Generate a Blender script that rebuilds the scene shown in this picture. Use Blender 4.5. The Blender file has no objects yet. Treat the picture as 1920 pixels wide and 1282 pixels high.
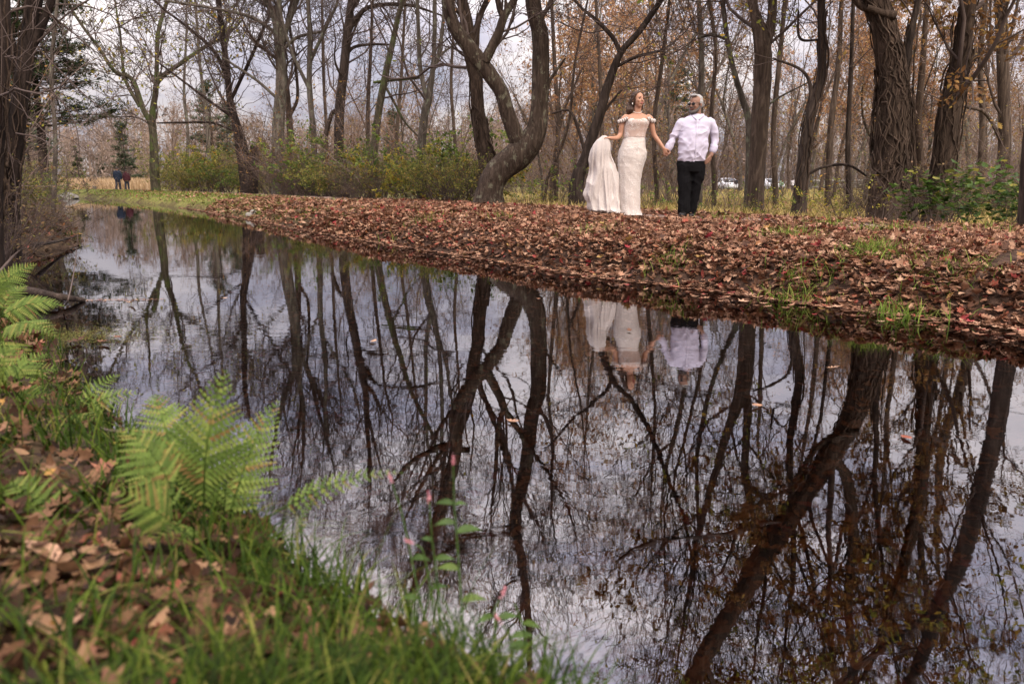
import bpy, bmesh, math, random
import numpy as np
from mathutils import Vector, Matrix
S = bpy.context.scene
COL = S.collection
rng = np.random.default_rng(11)
random.seed(5)
R = math.radians
# ---------------------------------------------------------------- camera, sky, sun, exposure
F = 1493.0                      # focal length in pixels of the 1920 px wide photograph (28 mm)
HOR = 341.0                     # row of the horizon
CAMH = 0.97                     # eye height above the water (water is z = 0)
PITCH = math.atan((641 - HOR) / F)
cam_d = bpy.data.cameras.new('camera')
cam = bpy.data.objects.new('camera', cam_d); COL.objects.link(cam)
cam.location = (0, 0, CAMH); cam.rotation_euler = (math.pi / 2 - PITCH, 0, 0)
cam_d.sensor_width = 36.0; cam_d.lens = 36.0 * F / 1920
cam_d.clip_start = 0.05; cam_d.clip_end = 3000
cam_d.dof.use_dof = True; cam_d.dof.focus_distance = 11.5; cam_d.dof.aperture_fstop = 3.4
S.camera = cam
SUN_EL, SUN_AZ = R(42), R(150)   # azimuth clockwise from +Y
w = bpy.data.worlds.new('World'); S.world = w; w.use_nodes = True
nt = w.node_tree; nt.nodes.clear()
def N(nt, t, **kw):
    n = nt.nodes.new(t)
    for k, v in kw.items():
        if k.startswith('i_'):
            n.inputs[k[2:].replace('_', ' ')].default_value = v
        else:
            setattr(n, k, v)
    return n
def Lk(nt, a, b): nt.links.new(a, b)
def mixc(nt, fac, a, b, blend='MIX'):
    m = nt.nodes.new('ShaderNodeMix'); m.data_type = 'RGBA'; m.blend_type = blend
    for s, v in ((m.inputs[0], fac), (m.inputs[6], a), (m.inputs[7], b)):
        if isinstance(v, (int, float)): s.default_value = v
        elif isinstance(v, tuple): s.default_value = (*v, 1) if len(v) == 3 else v
        else: nt.links.new(v, s)
    return m.outputs[2]
def mth(nt, op, a, b=0.0, c=None):
    m = nt.nodes.new('ShaderNodeMath'); m.operation = op
    for s, v in zip(m.inputs, (a, b, c)):
        if v is None: continue
        if isinstance(v, (int, float)): s.default_value = v
        else: nt.links.new(v, s)
    return m.outputs[0]
def ramp(nt, fac, stops, interp='LINEAR'):
    r = nt.nodes.new('ShaderNodeValToRGB'); r.color_ramp.interpolation = interp
    e = r.color_ramp.elements
    while len(e) > 1: e.remove(e[-1])
    for i, (p, c) in enumerate(stops):
        x = e[0] if i == 0 else e.new(p)
        x.position = p
        x.color = (*c, 1) if isinstance(c, tuple) else (c, c, c, 1)
    nt.links.new(fac, r.inputs[0]); return r.outputs[0]
sky = N(nt, 'ShaderNodeTexSky', sky_type='NISHITA', sun_disc=False, sun_elevation=SUN_EL, sun_rotation=SUN_AZ, air_density=1.0, dust_density=2.0)
tc = N(nt, 'ShaderNodeTexCoord')
mp = N(nt, 'ShaderNodeMapping'); mp.inputs['Scale'].default_value = (1.0, 1.0, 3.2); mp.inputs['Location'].default_value = (3.1, 2.2, 1.3)
Lk(nt, tc.outputs['Generated'], mp.inputs[0])
n1 = N(nt, 'ShaderNodeTexNoise', i_Scale=2.3, i_Detail=7.0, i_Roughness=0.55, i_Distortion=0.3); Lk(nt, mp.outputs[0], n1.inputs[0])
n2 = N(nt, 'ShaderNodeTexNoise', i_Scale=6.0, i_Detail=6.0, i_Roughness=0.6); Lk(nt, mp.outputs[0], n2.inputs[0])
# cloud deck: lavender grey undersides to bright white; brighter towards the zenith as an overcast sky is
cl = mth(nt, 'ADD', mth(nt, 'MULTIPLY', n1.outputs[0], 0.75), mth(nt, 'MULTIPLY', n2.outputs[0], 0.25))
cc = ramp(nt, cl, [(0.38, (4.0, 3.95, 5.0)), (0.46, (5.8, 5.45, 6.3)), (0.52, (8.2, 7.5, 7.7)), (0.61, (11.0, 9.9, 9.6))])
sep = N(nt, 'ShaderNodeSeparateXYZ'); Lk(nt, tc.outputs['Generated'], sep.inputs[0])
zl = mth(nt, 'MULTIPLY_ADD', mth(nt, 'MAXIMUM', sep.outputs[2], 0.0), 2.9, 0.35)
vm = N(nt, 'ShaderNodeVectorMath', operation='SCALE'); Lk(nt, cc, vm.inputs[0]); Lk(nt, zl, vm.inputs['Scale'])
cover = ramp(nt, n1.outputs[0], [(0.30, 0.72), (0.42, 0.95)])
out = mixc(nt, cover, sky.outputs[0], vm.outputs[0])
bg = N(nt, 'ShaderNodeBackground', i_Strength=0.10); Lk(nt, out, bg.inputs[0])
wo = N(nt, 'ShaderNodeOutputWorld'); Lk(nt, bg.outputs[0], wo.inputs[0])
sl = bpy.data.lights.new('sun', 'SUN'); sl.energy = 2.0; sl.angle = R(12); sl.color = (1.0, 0.90, 0.78)
so = bpy.data.objects.new('sun', sl); COL.objects.link(so)
sd = Vector((math.sin(SUN_AZ) * math.cos(SUN_EL), math.cos(SUN_AZ) * math.cos(SUN_EL), math.sin(SUN_EL)))
so.rotation_euler = sd.to_track_quat('Z', 'Y').to_euler()
S.view_settings.view_transform = 'Standard'; S.view_settings.look = 'None'; S.view_settings.gamma = 1
S.view_settings.exposure = 0.72
S.render.engine = 'CYCLES'
cy = S.cycles
cy.max_bounces = 6; cy.diffuse_bounces = 2; cy.glossy_bounces = 3; cy.transmission_bounces = 3; cy.transparent_max_bounces = 6
cy.use_denoising = True; cy.caustics_reflective = False; cy.caustics_refractive = False
# ---------------------------------------------------------------- photograph geometry
cp, sp = math.cos(PITCH), math.sin(PITCH)
def ray(x, y):
    u, v = (x - 960) / F, (y - 641) / F
    return np.array([u, cp - v * sp, -sp - v * cp])
def P(x, y, Y):                 # the point seen at pixel (x, y) that stands Y metres ahead
    v = ray(x, y); return np.array([0, 0, CAMH]) + v * (Y / v[1])
def PR(x, y, Y):                # the same for a point seen mirrored in the water
    q = P(x, y, Y); q[2] = -q[2]; return q
def G(x, y, z=0.0):             # the point of the level plane z seen at (x, y)
    v = ray(x, y); return np.array([0, 0, CAMH]) + v * ((z - CAMH) / v[2])
def PXM(Y): return F / (Y * cp) * 1.0   # rough pixels per metre at distance Y
def catmull(pts, n):
    p = np.asarray(pts, float); m = len(p)
    if m == 2: return p[0] + (p[1] - p[0]) * np.linspace(0, 1, n)[:, None]
    q = np.vstack([2 * p[0] - p[1], p, 2 * p[-1] - p[-2]])
    t = np.linspace(0, m - 1 - 1e-6, n); i = t.astype(int); f = (t - i)[:, None]
    a, b, c, d = q[i], q[i + 1], q[i + 2], q[i + 3]
    return 0.5 * (2 * b + (c - a) * f + (2 * a - 5 * b + 4 * c - d) * f ** 2 + (3 * b - a - 3 * c + d) * f ** 3)
# ---------------------------------------------------------------- object helpers
def tag(o, label=None, cat=None, group=None, kind=None):
    if label: o['label'] = label
    if cat: o['category'] = cat
    if group: o['group'] = group
    if kind: o['kind'] = kind
    return o
def empty(name, loc=(0, 0, 0), label=None, cat=None, group=None):
    o = bpy.data.objects.new(name, None); COL.objects.link(o); o.location = loc; o.empty_display_size = 0.2
    return tag(o, label, cat, group)
def link(name, me, mat=None, parent=None, smooth=True):
    o = bpy.data.objects.new(name, me); COL.objects.link(o)
    if mat and not me.materials: me.materials.append(mat)
    if smooth: me.shade_smooth()
    if parent: o.parent = parent
    return o
def npmesh(name, V, Fc, rnd=None):
    """V (n,3); Fc list of int arrays (m,k) of equal-size polygons each"""
    me = bpy.data.meshes.new(name)
    V = np.ascontiguousarray(V, dtype=np.float32)
    Fc = [np.asarray(f, dtype=np.int32) for f in Fc if len(f)]
    loops = np.concatenate([f.ravel() for f in Fc]); tot = np.concatenate([np.full(len(f), f.shape[1], np.int32) for f in Fc])
    st = np.concatenate([[0], np.cumsum(tot)[:-1]]).astype(np.int32)
    me.vertices.add(len(V)); me.vertices.foreach_set('co', V.ravel())
    me.loops.add(len(loops)); me.loops.foreach_set('vertex_index', loops)
    me.polygons.add(len(tot)); me.polygons.foreach_set('loop_start', st); me.polygons.foreach_set('loop_total', tot)
    if rnd is not None:
        a = me.attributes.new('rnd', 'FLOAT', 'POINT'); a.data.foreach_set('value', np.ascontiguousarray(rnd, dtype=np.float32))
    me.update(calc_edges=True)
    return me
def tubes(PL, RD, sides, cap=False, wob=0.0, seed=0):
    """PL (N,K,3), RD (N,K) -> verts, quads"""
    Nn, K, _ = PL.shape
    T = np.gradient(PL, axis=1); T /= np.linalg.norm(T, axis=2, keepdims=True) + 1e-9
    ref = np.tile(np.array([0.31, 0.93, 0.2]), (Nn, 1)) / np.linalg.norm([0.31, 0.93, 0.2])
    bad = np.abs((T[:, 0] * ref).sum(1)) > 0.8; ref[bad] = (1, 0, 0)
    A = np.cross(T, ref[:, None, :]); A /= np.linalg.norm(A, axis=2, keepdims=True) + 1e-9
    B = np.cross(T, A)
    an = np.arange(sides) / sides * 2 * math.pi
    rr = RD[:, :, None] * np.ones(sides)
    if wob > 0:
        g = np.random.default_rng(seed); ph = g.random((Nn, 4)) * 6.28; k = np.arange(K)[None, :, None]
        rr = rr * (1 + wob * (np.sin(2 * an + ph[:, 0:1, None] + k * .23) * .6 + np.sin(3 * an + ph[:, 1:2, None] - k * .31) * .4 + np.sin(5 * an + ph[:, 2:3, None] + k * .11) * .3)
                   + wob * .35 * g.normal(size=(Nn, K, sides)))
    V = PL[:, :, None, :] + rr[..., None] * (np.cos(an)[None, None, :, None] * A[:, :, None, :] + np.sin(an)[None, None, :, None] * B[:, :, None, :])
    base = (np.arange(Nn) * K * sides)[:, None, None] + (np.arange(K - 1) * sides)[None, :, None]
    j = np.arange(sides)[None, None, :]; j2 = (j + 1) % sides
    q = np.stack([base + j, base + j2, base + sides + j2, base + sides + j], -1).reshape(-1, 4)
    return V.reshape(-1, 3), q
class Acc:                      # collects arrays into one mesh
    def __init__(s): s.V = []; s.F = {}; s.R = []; s.n = 0
    def add(s, V, q, rnd=None):
        if len(V) == 0: return
        q = np.asarray(q); s.V.append(V); s.F.setdefault(q.shape[1], []).append(q + s.n)
        s.R.append(np.zeros(len(V)) if rnd is None else rnd); s.n += len(V)
    def mesh(s, name): return npmesh(name, np.vstack(s.V), [np.vstack(f) for f in s.F.values()], np.concatenate(s.R))
def rotmats(n, g, tilt=None):
    """random rotations; tilt = max lean of the local z axis (rad), None = any"""
    if tilt is None:
        q = g.normal(size=(n, 4)); q /= np.linalg.norm(q, axis=1, keepdims=True)
        a, b, c, d = q.T
        return np.stack([1 - 2 * (c * c + d * d), 2 * (b * c - a * d), 2 * (b * d + a * c), 2 * (b * c + a * d), 1 - 2 * (b * b + d * d), 2 * (c * d - a * b), 2 * (b * d - a * c), 2 * (c * d + a * b), 1 - 2 * (b * b + c * c)], 1).reshape(n, 3, 3)
    az = g.random(n) * 6.283; th = np.abs(g.normal(size=n)) * tilt; ph = g.random(n) * 6.283
    cz, sz = np.cos(ph), np.sin(ph); z = np.zeros(n); o = np.ones(n)
    Rz = np.stack([cz, -sz, z, sz, cz, z, z, z, o], 1).reshape(n, 3, 3)
    ux, uy = np.cos(az), np.sin(az); c, s_ = np.cos(th), np.sin(th)
    Rt = np.stack([c + ux * ux * (1 - c), ux * uy * (1 - c), uy * s_, ux * uy * (1 - c), c + uy * uy * (1 - c), -ux * s_, -uy * s_, ux * s_, c], 1).reshape(n, 3, 3)
    return Rt @ Rz
def scatter(tmpls, pos, size, g, tilt=None, curl=0.0):
    """tmpls: list of (verts, polys(m,k)); returns V, faces list, rnd"""
    acc = Acc(); idx = g.integers(0, len(tmpls), len(pos)); Rm = rotmats(len(pos), g, tilt)
    size = np.broadcast_to(size, len(pos))
    for t, (tv, tf) in enumerate(tmpls):
        k = np.where(idx == t)[0]
        if len(k) == 0: continue
        v = np.repeat(tv[None], len(k), 0)
        if curl: v[:, :, 2] = v[:, :, 2] * (1 + g.normal(size=(len(k), 1)) * curl) + (g.normal(size=(len(k), 1)) * .25 * curl) * v[:, :, 0] ** 2 * 3
        v = v * size[k][:, None, None]
        V = np.einsum('nij,nvj->nvi', Rm[k], v) + pos[k][:, None, :]
        f = (np.arange(len(k)) * len(tv))[:, None, None] + tf[None]
        acc.add(V.reshape(-1, 3), f.reshape(-1, tf.shape[1]), np.repeat(g.random(len(k)), len(tv)))
    return acc
# ---------------------------------------------------------------- leaf outlines
def leaf_tmpl(rad, half=0.5, curl=0.12):
    """rad = outline points (x along the leaf, y) for one side; returns centre-fan triangles"""
    pts = [(x, y) for x, y in rad] + [(x, -y) for x, y in rad[::-1] if y != 0]
    V = [(0.45, 0, 0.0)] + [(x, y, curl * ((x - .45) ** 2 * 1.6 + abs(y) * 1.0)) for x, y in pts]
    n = len(pts); Fc = [(0, 1 + i, 1 + (i + 1) % n) for i in range(n)]
    V = np.array(V, float); V[:, 0] -= 0.45
    return V, np.array(Fc)
OAK = leaf_tmpl([(0, 0), (.16, .05), (.26, .2), (.34, .1), (.46, .33), (.56, .13), (.7, .28), (.78, .11), (.9, .12), (1, 0)], curl=.35)
MAPLE = leaf_tmpl([(0, 0), (.08, .1), (.0, .36), (.22, .25), (.42, .5), (.5, .22), (.72, .24), (.74, .1), (1, 0)], curl=.3)
OVAL = leaf_tmpl([(0, 0), (.2, .17), (.5, .24), (.8, .14), (1, 0)], curl=.25)
DIAM = (np.array([(-.5, 0, 0), (-.05, .26, .06), (.5, 0, .02), (-.05, -.26, .06)]), np.array([(0, 1, 2), (0, 2, 3)]))
SLIM = (np.array([(-.5, 0, 0), (-.05, .12, .03), (.5, 0, 0), (-.05, -.12, .03)]), np.array([(0, 1, 2), (0, 2, 3)]))
# ---------------------------------------------------------------- materials
def newmat(name):
    m = bpy.data.materials.new(name); m.use_nodes = True; t = m.node_tree; t.nodes.clear()
    o = t.nodes.new('ShaderNodeOutputMaterial'); return m, t, o
def prin(t, o, color, rough=0.7, spec=0.3, **kw):
    p = t.nodes.new('ShaderNodeBsdfPrincipled')
    if isinstance(color, tuple): p.inputs['Base Color'].default_value = (*color, 1)
    else: t.links.new(color, p.inputs['Base Color'])
    if isinstance(rough, (int, float)): p.inputs['Roughness'].default_value = rough
    else: t.links.new(rough, p.inputs['Roughness'])
    p.inputs['Specular IOR Level'].default_value = spec
    for k, v in kw.items(): p.inputs[k.replace('_', ' ')].default_value = v
    if o: t.links.new(p.outputs[0], o.inputs[0])
    return p
def bump(t, p, h, dist=0.02, strength=1.0):
    b = t.nodes.new('ShaderNodeBump'); b.inputs['Distance'].default_value = dist; b.inputs['Strength'].default_value = strength
    t.links.new(h, b.inputs['Height']); t.links.new(b.outputs[0], p.inputs['Normal']); return b
def noise(t, scale, detail=5, rough=.6, sc=(1, 1, 1), coord='Object', dist=0.0):
    c = t.nodes.new('ShaderNodeTexCoord'); m = t.nodes.new('ShaderNodeMapping'); m.inputs['Scale'].default_value = sc
    t.links.new(c.outputs[coord], m.inputs[0])
    n = N(t, 'ShaderNodeTexNoise', i_Scale=scale, i_Detail=float(detail), i_Roughness=rough, i_Distortion=dist); t.links.new(m.outputs[0], n.inputs[0]); return n.outputs[0]
def leafmat(name, stops, trans=0.3, rough=.65, spec=.12):
    m, t, o = newmat(name)
    a = N(t, 'ShaderNodeAttribute', attribute_name='rnd'); c = ramp(t, a.outputs['Fac'], stops, 'LINEAR')
    nz = noise(t, 60, 2); c = mixc(t, 1.0, c, ramp(t, nz, [(.3, .75), (.7, 1.2)]), 'MULTIPLY')
    p = prin(t, None, c, rough, spec)
    tr = N(t, 'ShaderNodeBsdfTranslucent'); t.links.new(c, tr.inputs[0])
    mx = t.nodes.new('ShaderNodeMixShader'); mx.inputs[0].default_value = trans
    t.links.new(p.outputs[0], mx.inputs[1]); t.links.new(tr.outputs[0], mx.inputs[2]); t.links.new(mx.outputs[0], o.inputs[0]); return m
def barkmat(name, a, b, lichen=None, scale=9.0, lich_amt=.55, moss=None):
    m, t, o = newmat(name)
    n = noise(t, scale, 7, .65, (1, 1, .16), dist=1.2); n2 = noise(t, 3.0, 4)
    c = ramp(t, n, [(.34, tuple(x * .45 for x in a)), (.5, a), (.68, b)])
    c = mixc(t, ramp(t, n2, [(.4, 0.), (.7, .5)]), c, tuple(x * .6 for x in a))
    if lichen:
        n3 = noise(t, 5.5, 6, .7, (1, 1, .6)); c = mixc(t, ramp(t, n3, [(lich_amt, 0.), (lich_amt + .06, .8)]), c, lichen)
    if moss:
        n4 = noise(t, 2.0, 5, .6); c = mixc(t, ramp(t, n4, [(.5, 0.), (.6, .8)]), c, moss)
    p = prin(t, o, c, .9, .15); bump(t, p, n, .05, 1.0); return m
M = {}
M['bark'] = barkmat('bark_brown', (.080, .056, .041), (.175, .128, .096))
M['bark_dark'] = barkmat('bark_dark', (.045, .032, .025), (.10, .073, .057))
M['bark_black'] = barkmat('bark_black', (.028, .019, .015), (.062, .043, .034))
M['bark_grey'] = barkmat('bark_grey', (.10, .082, .064), (.21, .178, .145), lichen=(.18, .185, .125))
M['bark_hero'] = barkmat('bark_curved_tree', (.058, .040, .029), (.125, .092, .066), lichen=(.17, .16, .11), scale=14, lich_amt=.56)
M['bark_moss'] = barkmat('bark_mossy', (.075, .062, .04), (.145, .128, .082), moss=(.09, .115, .035))
M['bark_vine'] = barkmat('bark_vined', (.060, .040, .028), (.135, .092, .066), scale=12)
m, t, o = newmat('twigs'); prin(t, o, ramp(t, noise(t, 3, 3), [(.3, (.06, .042, .034)), (.7, (.12, .088, .074))]), .9, .15); M['twig'] = m
m, t, o = newmat('twigs_red'); prin(t, o, ramp(t, noise(t, 3, 3), [(.3, (.12, .082, .066)), (.7, (.27, .195, .16))]), .9, .15); M['twig_red'] = m
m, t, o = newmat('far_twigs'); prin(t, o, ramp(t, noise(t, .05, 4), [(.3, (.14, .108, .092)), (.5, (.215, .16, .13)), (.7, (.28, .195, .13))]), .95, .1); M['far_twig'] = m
M['litter'] = leafmat('fallen_leaf_brown', [(0, (.06, .032, .022)), (.2, (.10, .046, .026)), (.45, (.21, .102, .058)), (.68, (.30, .16, .094)), (.86, (.42, .26, .165)), (.93, (.24, .075, .04)), (.975, (.26, .028, .04)), (1, (.3, .2, .06))], .1)
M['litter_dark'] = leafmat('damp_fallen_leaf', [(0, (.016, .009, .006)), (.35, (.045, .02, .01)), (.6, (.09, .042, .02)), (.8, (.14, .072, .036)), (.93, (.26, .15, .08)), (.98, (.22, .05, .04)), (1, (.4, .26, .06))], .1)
M['leaf_oak'] = leafmat('oak_leaf_brown', [(0, (.1, .05, .02)), (.5, (.22, .11, .045)), (.8, (.32, .17, .06)), (1, (.38, .26, .07))], .35)
M['leaf_orange'] = leafmat('leaf_orange', [(0, (.25, .12, .06)), (.5, (.46, .24, .12)), (.8, (.56, .33, .16)), (1, (.5, .36, .14))], .4)
M['leaf_yellow'] = leafmat('leaf_yellow_green', [(0, (.12, .14, .03)), (.5, (.28, .28, .05)), (.8, (.45, .36, .06)), (1, (.5, .26, .05))], .45)
M['leaf_green'] = leafmat('leaf_green', [(0, (.05, .08, .02)), (.5, (.13, .19, .04)), (.8, (.22, .27, .06)), (1, (.3, .28, .06))], .4)
M['leaf_shrub'] = leafmat('shrub_leaf', [(0, (.06, .075, .02)), (.4, (.16, .175, .04)), (.75, (.29, .27, .065)), (1, (.3, .18, .06))], .4)
M['leaf_brownshrub'] = leafmat('dry_shrub_leaf', [(0, (.07, .045, .03)), (.4, (.14, .09, .05)), (.8, (.17, .15, .05)), (1, (.26, .15, .08))], .35)
M['broadleaf'] = leafmat('broad_leaf', [(0, (.035, .07, .012)), (.6, (.075, .13, .024)), (.9, (.14, .19, .035)), (1, (.36, .3, .06))], .4, .5, .25)
M['fern'] = leafmat('fern_green', [(0, (.06, .095, .018)), (.5, (.12, .175, .034)), (.85, (.19, .235, .05)), (.93, (.26, .21, .06)), (1, (.17, .09, .035))], .35)
M['grass'] = leafmat('grass_green', [(0, (.012, .022, .003)), (.5, (.034, .064, .006)), (.85, (.082, .12, .012)), (.94, (.13, .15, .022)), (1, (.24, .19, .06))], .35)
M['grass_bright'] = leafmat('grass_tuft_green', [(0, (.06, .1, .015)), (.5, (.14, .22, .03)), (1, (.3, .34, .07))], .35)
M['drygrass'] = leafmat('dry_grass', [(0, (.3, .2, .1)), (.5, (.42, .29, .16)), (1, (.5, .36, .22))], .3)
M['fieldgrass'] = leafmat('field_grass', [(0, (.24, .21, .05)), (.5, (.46, .36, .12)), (1, (.58, .40, .19))], .3)
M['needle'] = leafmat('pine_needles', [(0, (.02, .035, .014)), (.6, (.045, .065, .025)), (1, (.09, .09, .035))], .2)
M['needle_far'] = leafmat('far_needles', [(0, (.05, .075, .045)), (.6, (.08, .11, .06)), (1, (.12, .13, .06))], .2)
# ---------------------------------------------------------------- terrain
RW = [G(2300, 684), G(1907, 612), G(1621, 579), G(1335, 542), G(1081, 510), G(922, 485), G(700, 452), G(600, 435), G(503, 417), G(369, 393), G(278, 382), G(201, 374), G(134, 369.5)]
RW = [p[:2] for p in RW]; a0 = np.array(RW[0]) + 14 * (np.array(RW[0]) - RW[2]) / np.linalg.norm(np.array(RW[0]) - RW[2])
RW = [a0] + RW + [np.array(RW[-1]) + (-12, 2.5), np.array(RW[-1]) + (-70, 4)]
LW = [np.array((9., -10.)), np.array((2.2, -1.4)), np.array((.75, .75)), G(900, 1275)[:2], G(700, 1150)[:2], G(570, 1075)[:2], G(480, 990)[:2], G(300, 850)[:2], G(190, 765)[:2], G(125, 700)[:2], G(105, 650)[:2], G(50, 590)[:2], G(-20, 520)[:2],
      G(30, 478)[:2], G(140, 462)[:2], G(148, 440)[:2], G(122, 404)[:2], G(118, 380)[:2]]
LW += [LW[-1] + (-12, 2), LW[-1] + (-80, 4)]
def dens(l, mx=4.):
    out = [l[0]]
    for p in l[1:]:
        n_ = int(np.linalg.norm(np.array(p) - out[-1]) / mx); a_ = np.array(out[-1])
        for k in range(n_): out.append(a_ + (np.array(p) - a_) * (k + 1) / (n_ + 1))
        out.append(np.array(p))
    return out
def smooth_line(l, n):
    l = np.array(dens(l)); c = catmull(l, 900); d = np.concatenate([[0], np.cumsum(np.linalg.norm(np.diff(c, axis=0), axis=1))]); near = np.linspace(0, 1, n)
    wgt = 1 / (1 + np.hypot(c[:, 0], c[:, 1]) / 6); cw = np.concatenate([[0], np.cumsum(np.diff(d) * wgt[1:])]); tt = np.linspace(0, cw[-1], n); dd = np.interp(tt, cw, d)
    return np.stack([np.interp(dd, d, c[:, 0]), np.interp(dd, d, c[:, 1])], 1)
RWd = smooth_line(RW, 110); LWd = smooth_line(LW, 150)
def sdist(px, py, line):
    """signed distance; positive on the right-hand side of the line's direction"""
    A = line[:-1]; B = line[1:]; D = B - A; L2 = (D ** 2).sum(1)
    out = np.empty(len(px)); 
    for i in range(0, len(px), 20000):
        qx = px[i:i + 20000, None]; qy = py[i:i + 20000, None]
        t = np.clip(((qx - A[:, 0]) * D[:, 0] + (qy - A[:, 1]) * D[:, 1]) / L2, 0, 1)
        dx = qx - A[:, 0] - t * D[:, 0]; dy = qy - A[:, 1] - t * D[:, 1]; d2 = dx * dx + dy * dy
        k = d2.argmin(1); r = np.arange(len(k)); s = np.sign(D[k, 0] * dy[r, k] - D[k, 1] * dx[r, k])
        out[i:i + 20000] = -s * np.sqrt(d2[r, k])
    return out
def dr_dl(x, y):
    # both lines run from the near right to the far left
    return sdist(x, y, RWd), -sdist(x, y, LWd)
def nz2(x, y, s, k=0):
    return (np.sin(x * s + 1.3 + k) * np.cos(y * s * 1.13 + .7 * k) + .6 * np.sin(x * s * 2.3 - y * s * 1.7 + k * 2.1) + .35 * np.sin(x * s * 4.9 + y * s * 4.1 + k)) / 1.95
def height(x, y):
    x = np.asarray(x, float); y = np.asarray(y, float); sh = x.shape; x = x.ravel(); y = y.ravel()
    dr, dl = dr_dl(x, y)
    wob = .10 * nz2(x, y, 1.7) + .05 * nz2(x, y, 5.1, 3)
    dr = dr + wob; dl = dl + wob * .7
    zr = np.interp(dr, [-30, -1.2, -.3, 0, .12, .4, .9, 1.5, 2.3, 4.8, 6.2, 9, 25], [-.5, -.5, -.2, 0, .15, .29, .37, .41, .43, .41, .34, .15, .12])
    zl = np.interp(dl, [-30, -1.0, -.3, 0, .12, .4, .9, 1.5, 2.3, 6, 20], [-.5, -.5, -.2, 0, .07, .17, .3, .38, .43, .7, .9])
    z = np.where(dr > 0, zr, np.where(dl > 0, zl, np.maximum(zr, zl)))
    land = np.clip(np.maximum(dr, dl) / .6, 0, 1)
    z = z + land * (.034 * nz2(x, y, 2.6, 1) + .016 * nz2(x, y, 7.7, 2))
    z = z + np.clip((dr - 12) / 60, 0, 1) * .35 * nz2(x, y, .05, 5)
    return z.reshape(sh)
def hz(x, y): return float(height(np.array([x]), np.array([y]))[0])
nU = 620; u = np.linspace(-1, 1, nU)
gx = 5.2 * np.sinh(5.6 * u); gy = 9 + 5.2 * np.sinh(5.6 * u)
GX, GY = np.meshgrid(gx, gy); GZ = height(GX, GY)
Vt = np.stack([GX.ravel(), GY.ravel(), GZ.ravel()], 1)
ii = (np.arange(nU - 1)[:, None] * nU + np.arange(nU - 1)[None]).ravel()
me = npmesh('ground', Vt, [np.stack([ii, ii + 1, ii + nU + 1, ii + nU], 1)])
drg, dlg = dr_dl(Vt[:, 0], Vt[:, 1])
gr = np.where(drg > 0, np.clip((Vt[:, 1] - 15) / 12, 0, 1) * np.clip(1.3 - drg / 3, 0, 1), 0) + np.where(drg > 8, .7, 0) + np.where(dlg > 0, .1, 0)
at = me.attributes.new('grassy', 'FLOAT', 'POINT'); at.data.foreach_set('value', np.clip(gr, 0, 1).astype(np.float32))
m, t, o = newmat('soil_and_litter')
ga = N(t, 'ShaderNodeAttribute', attribute_name='grassy').outputs['Fac']
n1_ = noise(t, 14, 6, .7); n2_ = noise(t, 1.1, 5)
dirt = ramp(t, n1_, [(.3, (.018, .011, .008)), (.5, (.055, .032, .022)), (.7, (.13, .078, .052))])
grs = ramp(t, n1_, [(.3, (.08, .08, .02)), (.55, (.19, .19, .05)), (.75, (.36, .29, .1))])
c = mixc(t, mth(t, 'MULTIPLY', ga, ramp(t, n2_, [(.35, .35), (.6, 1.)])), dirt, grs)
p = prin(t, o, c, .95, .1); bump(t, p, n1_, .04, .8); M['ground'] = m
g_ = link('ground', me, m); tag(g_, kind='structure')
# worn path on top of the far bank
pts = RWd[(RWd[:, 1] > -2) & (RWd[:, 0] > -60)]; tn = np.gradient(pts, axis=0); tn /= np.linalg.norm(tn, axis=1, keepdims=True); nr = np.stack([tn[:, 1], -tn[:, 0]], 1)
pts = catmull(pts, 400); tn = np.gradient(pts, axis=0); tn /= np.linalg.norm(tn, axis=1, keepdims=True); nr = np.stack([tn[:, 1], -tn[:, 0]], 1)
offs = np.array([2.35, 2.6, 3.0, 3.5, 4.0, 4.3]); PV = []
for k, of in enumerate(offs):
    q = pts + nr * (of + .12 * nz2(pts[:, 0], pts[:, 1], 1.1, k * .3))[:, None]
    PV.append(np.column_stack([q, height(q[:, 0], q[:, 1]) + (.012 if 0 < k < 5 else -.03)]))
PV = np.stack(PV, 1); K = len(offs); b = (np.arange(399) * K)[:, None] + np.arange(K - 1)[None]
me = npmesh('path', PV.reshape(-1, 3), [np.stack([b, b + 1, b + K + 1, b + K], -1).reshape(-1, 4)])
m, t, o = newmat('trodden_path'); nn = noise(t, 22, 6, .7)
prin(t, o, ramp(t, nn, [(.3, (.14, .09, .068)), (.55, (.27, .185, .145)), (.75, (.36, .26, .21))]), .95, .1)
tag(link('path', me, m), kind='structure')
# ---------------------------------------------------------------- water
m, t, o = newmat('still_water')
c0 = t.nodes.new('ShaderNodeTexCoord')
def wn(scale, sc, detail, dist=0.0, rot=0.6):
    mp_ = t.nodes.new('ShaderNodeMapping'); mp_.inputs['Scale'].default_value = sc; mp_.inputs['Rotation'].default_value = (0, 0, rot); t.links.new(c0.outputs['Object'], mp_.inputs[0])
    n_ = N(t, 'ShaderNodeTexNoise', i_Scale=scale, i_Detail=float(detail), i_Roughness=.5, i_Distortion=dist); t.links.new(mp_.outputs[0], n_.inputs[0]); return n_.outputs[0]
big = wn(.55, (1, 1, 1), 3)
h1 = wn(2.4, (1, 1.8, 1), 3, .5, .2); h2 = wn(9, (.8, 1.6, 1), 2, 1.0, -.15)
patch = ramp(t, big, [(.40, .25), (.62, 1.)])
hh = mth(t, 'MULTIPLY', mth(t, 'ADD', mth(t, 'MULTIPLY', h1, 1.0), mth(t, 'MULTIPLY', h2, .22)), patch)
bp = N(t, 'ShaderNodeBump'); bp.inputs['Distance'].default_value = .0008; bp.inputs['Strength'].default_value = 1.0; t.links.new(hh, bp.inputs['Height'])
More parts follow.
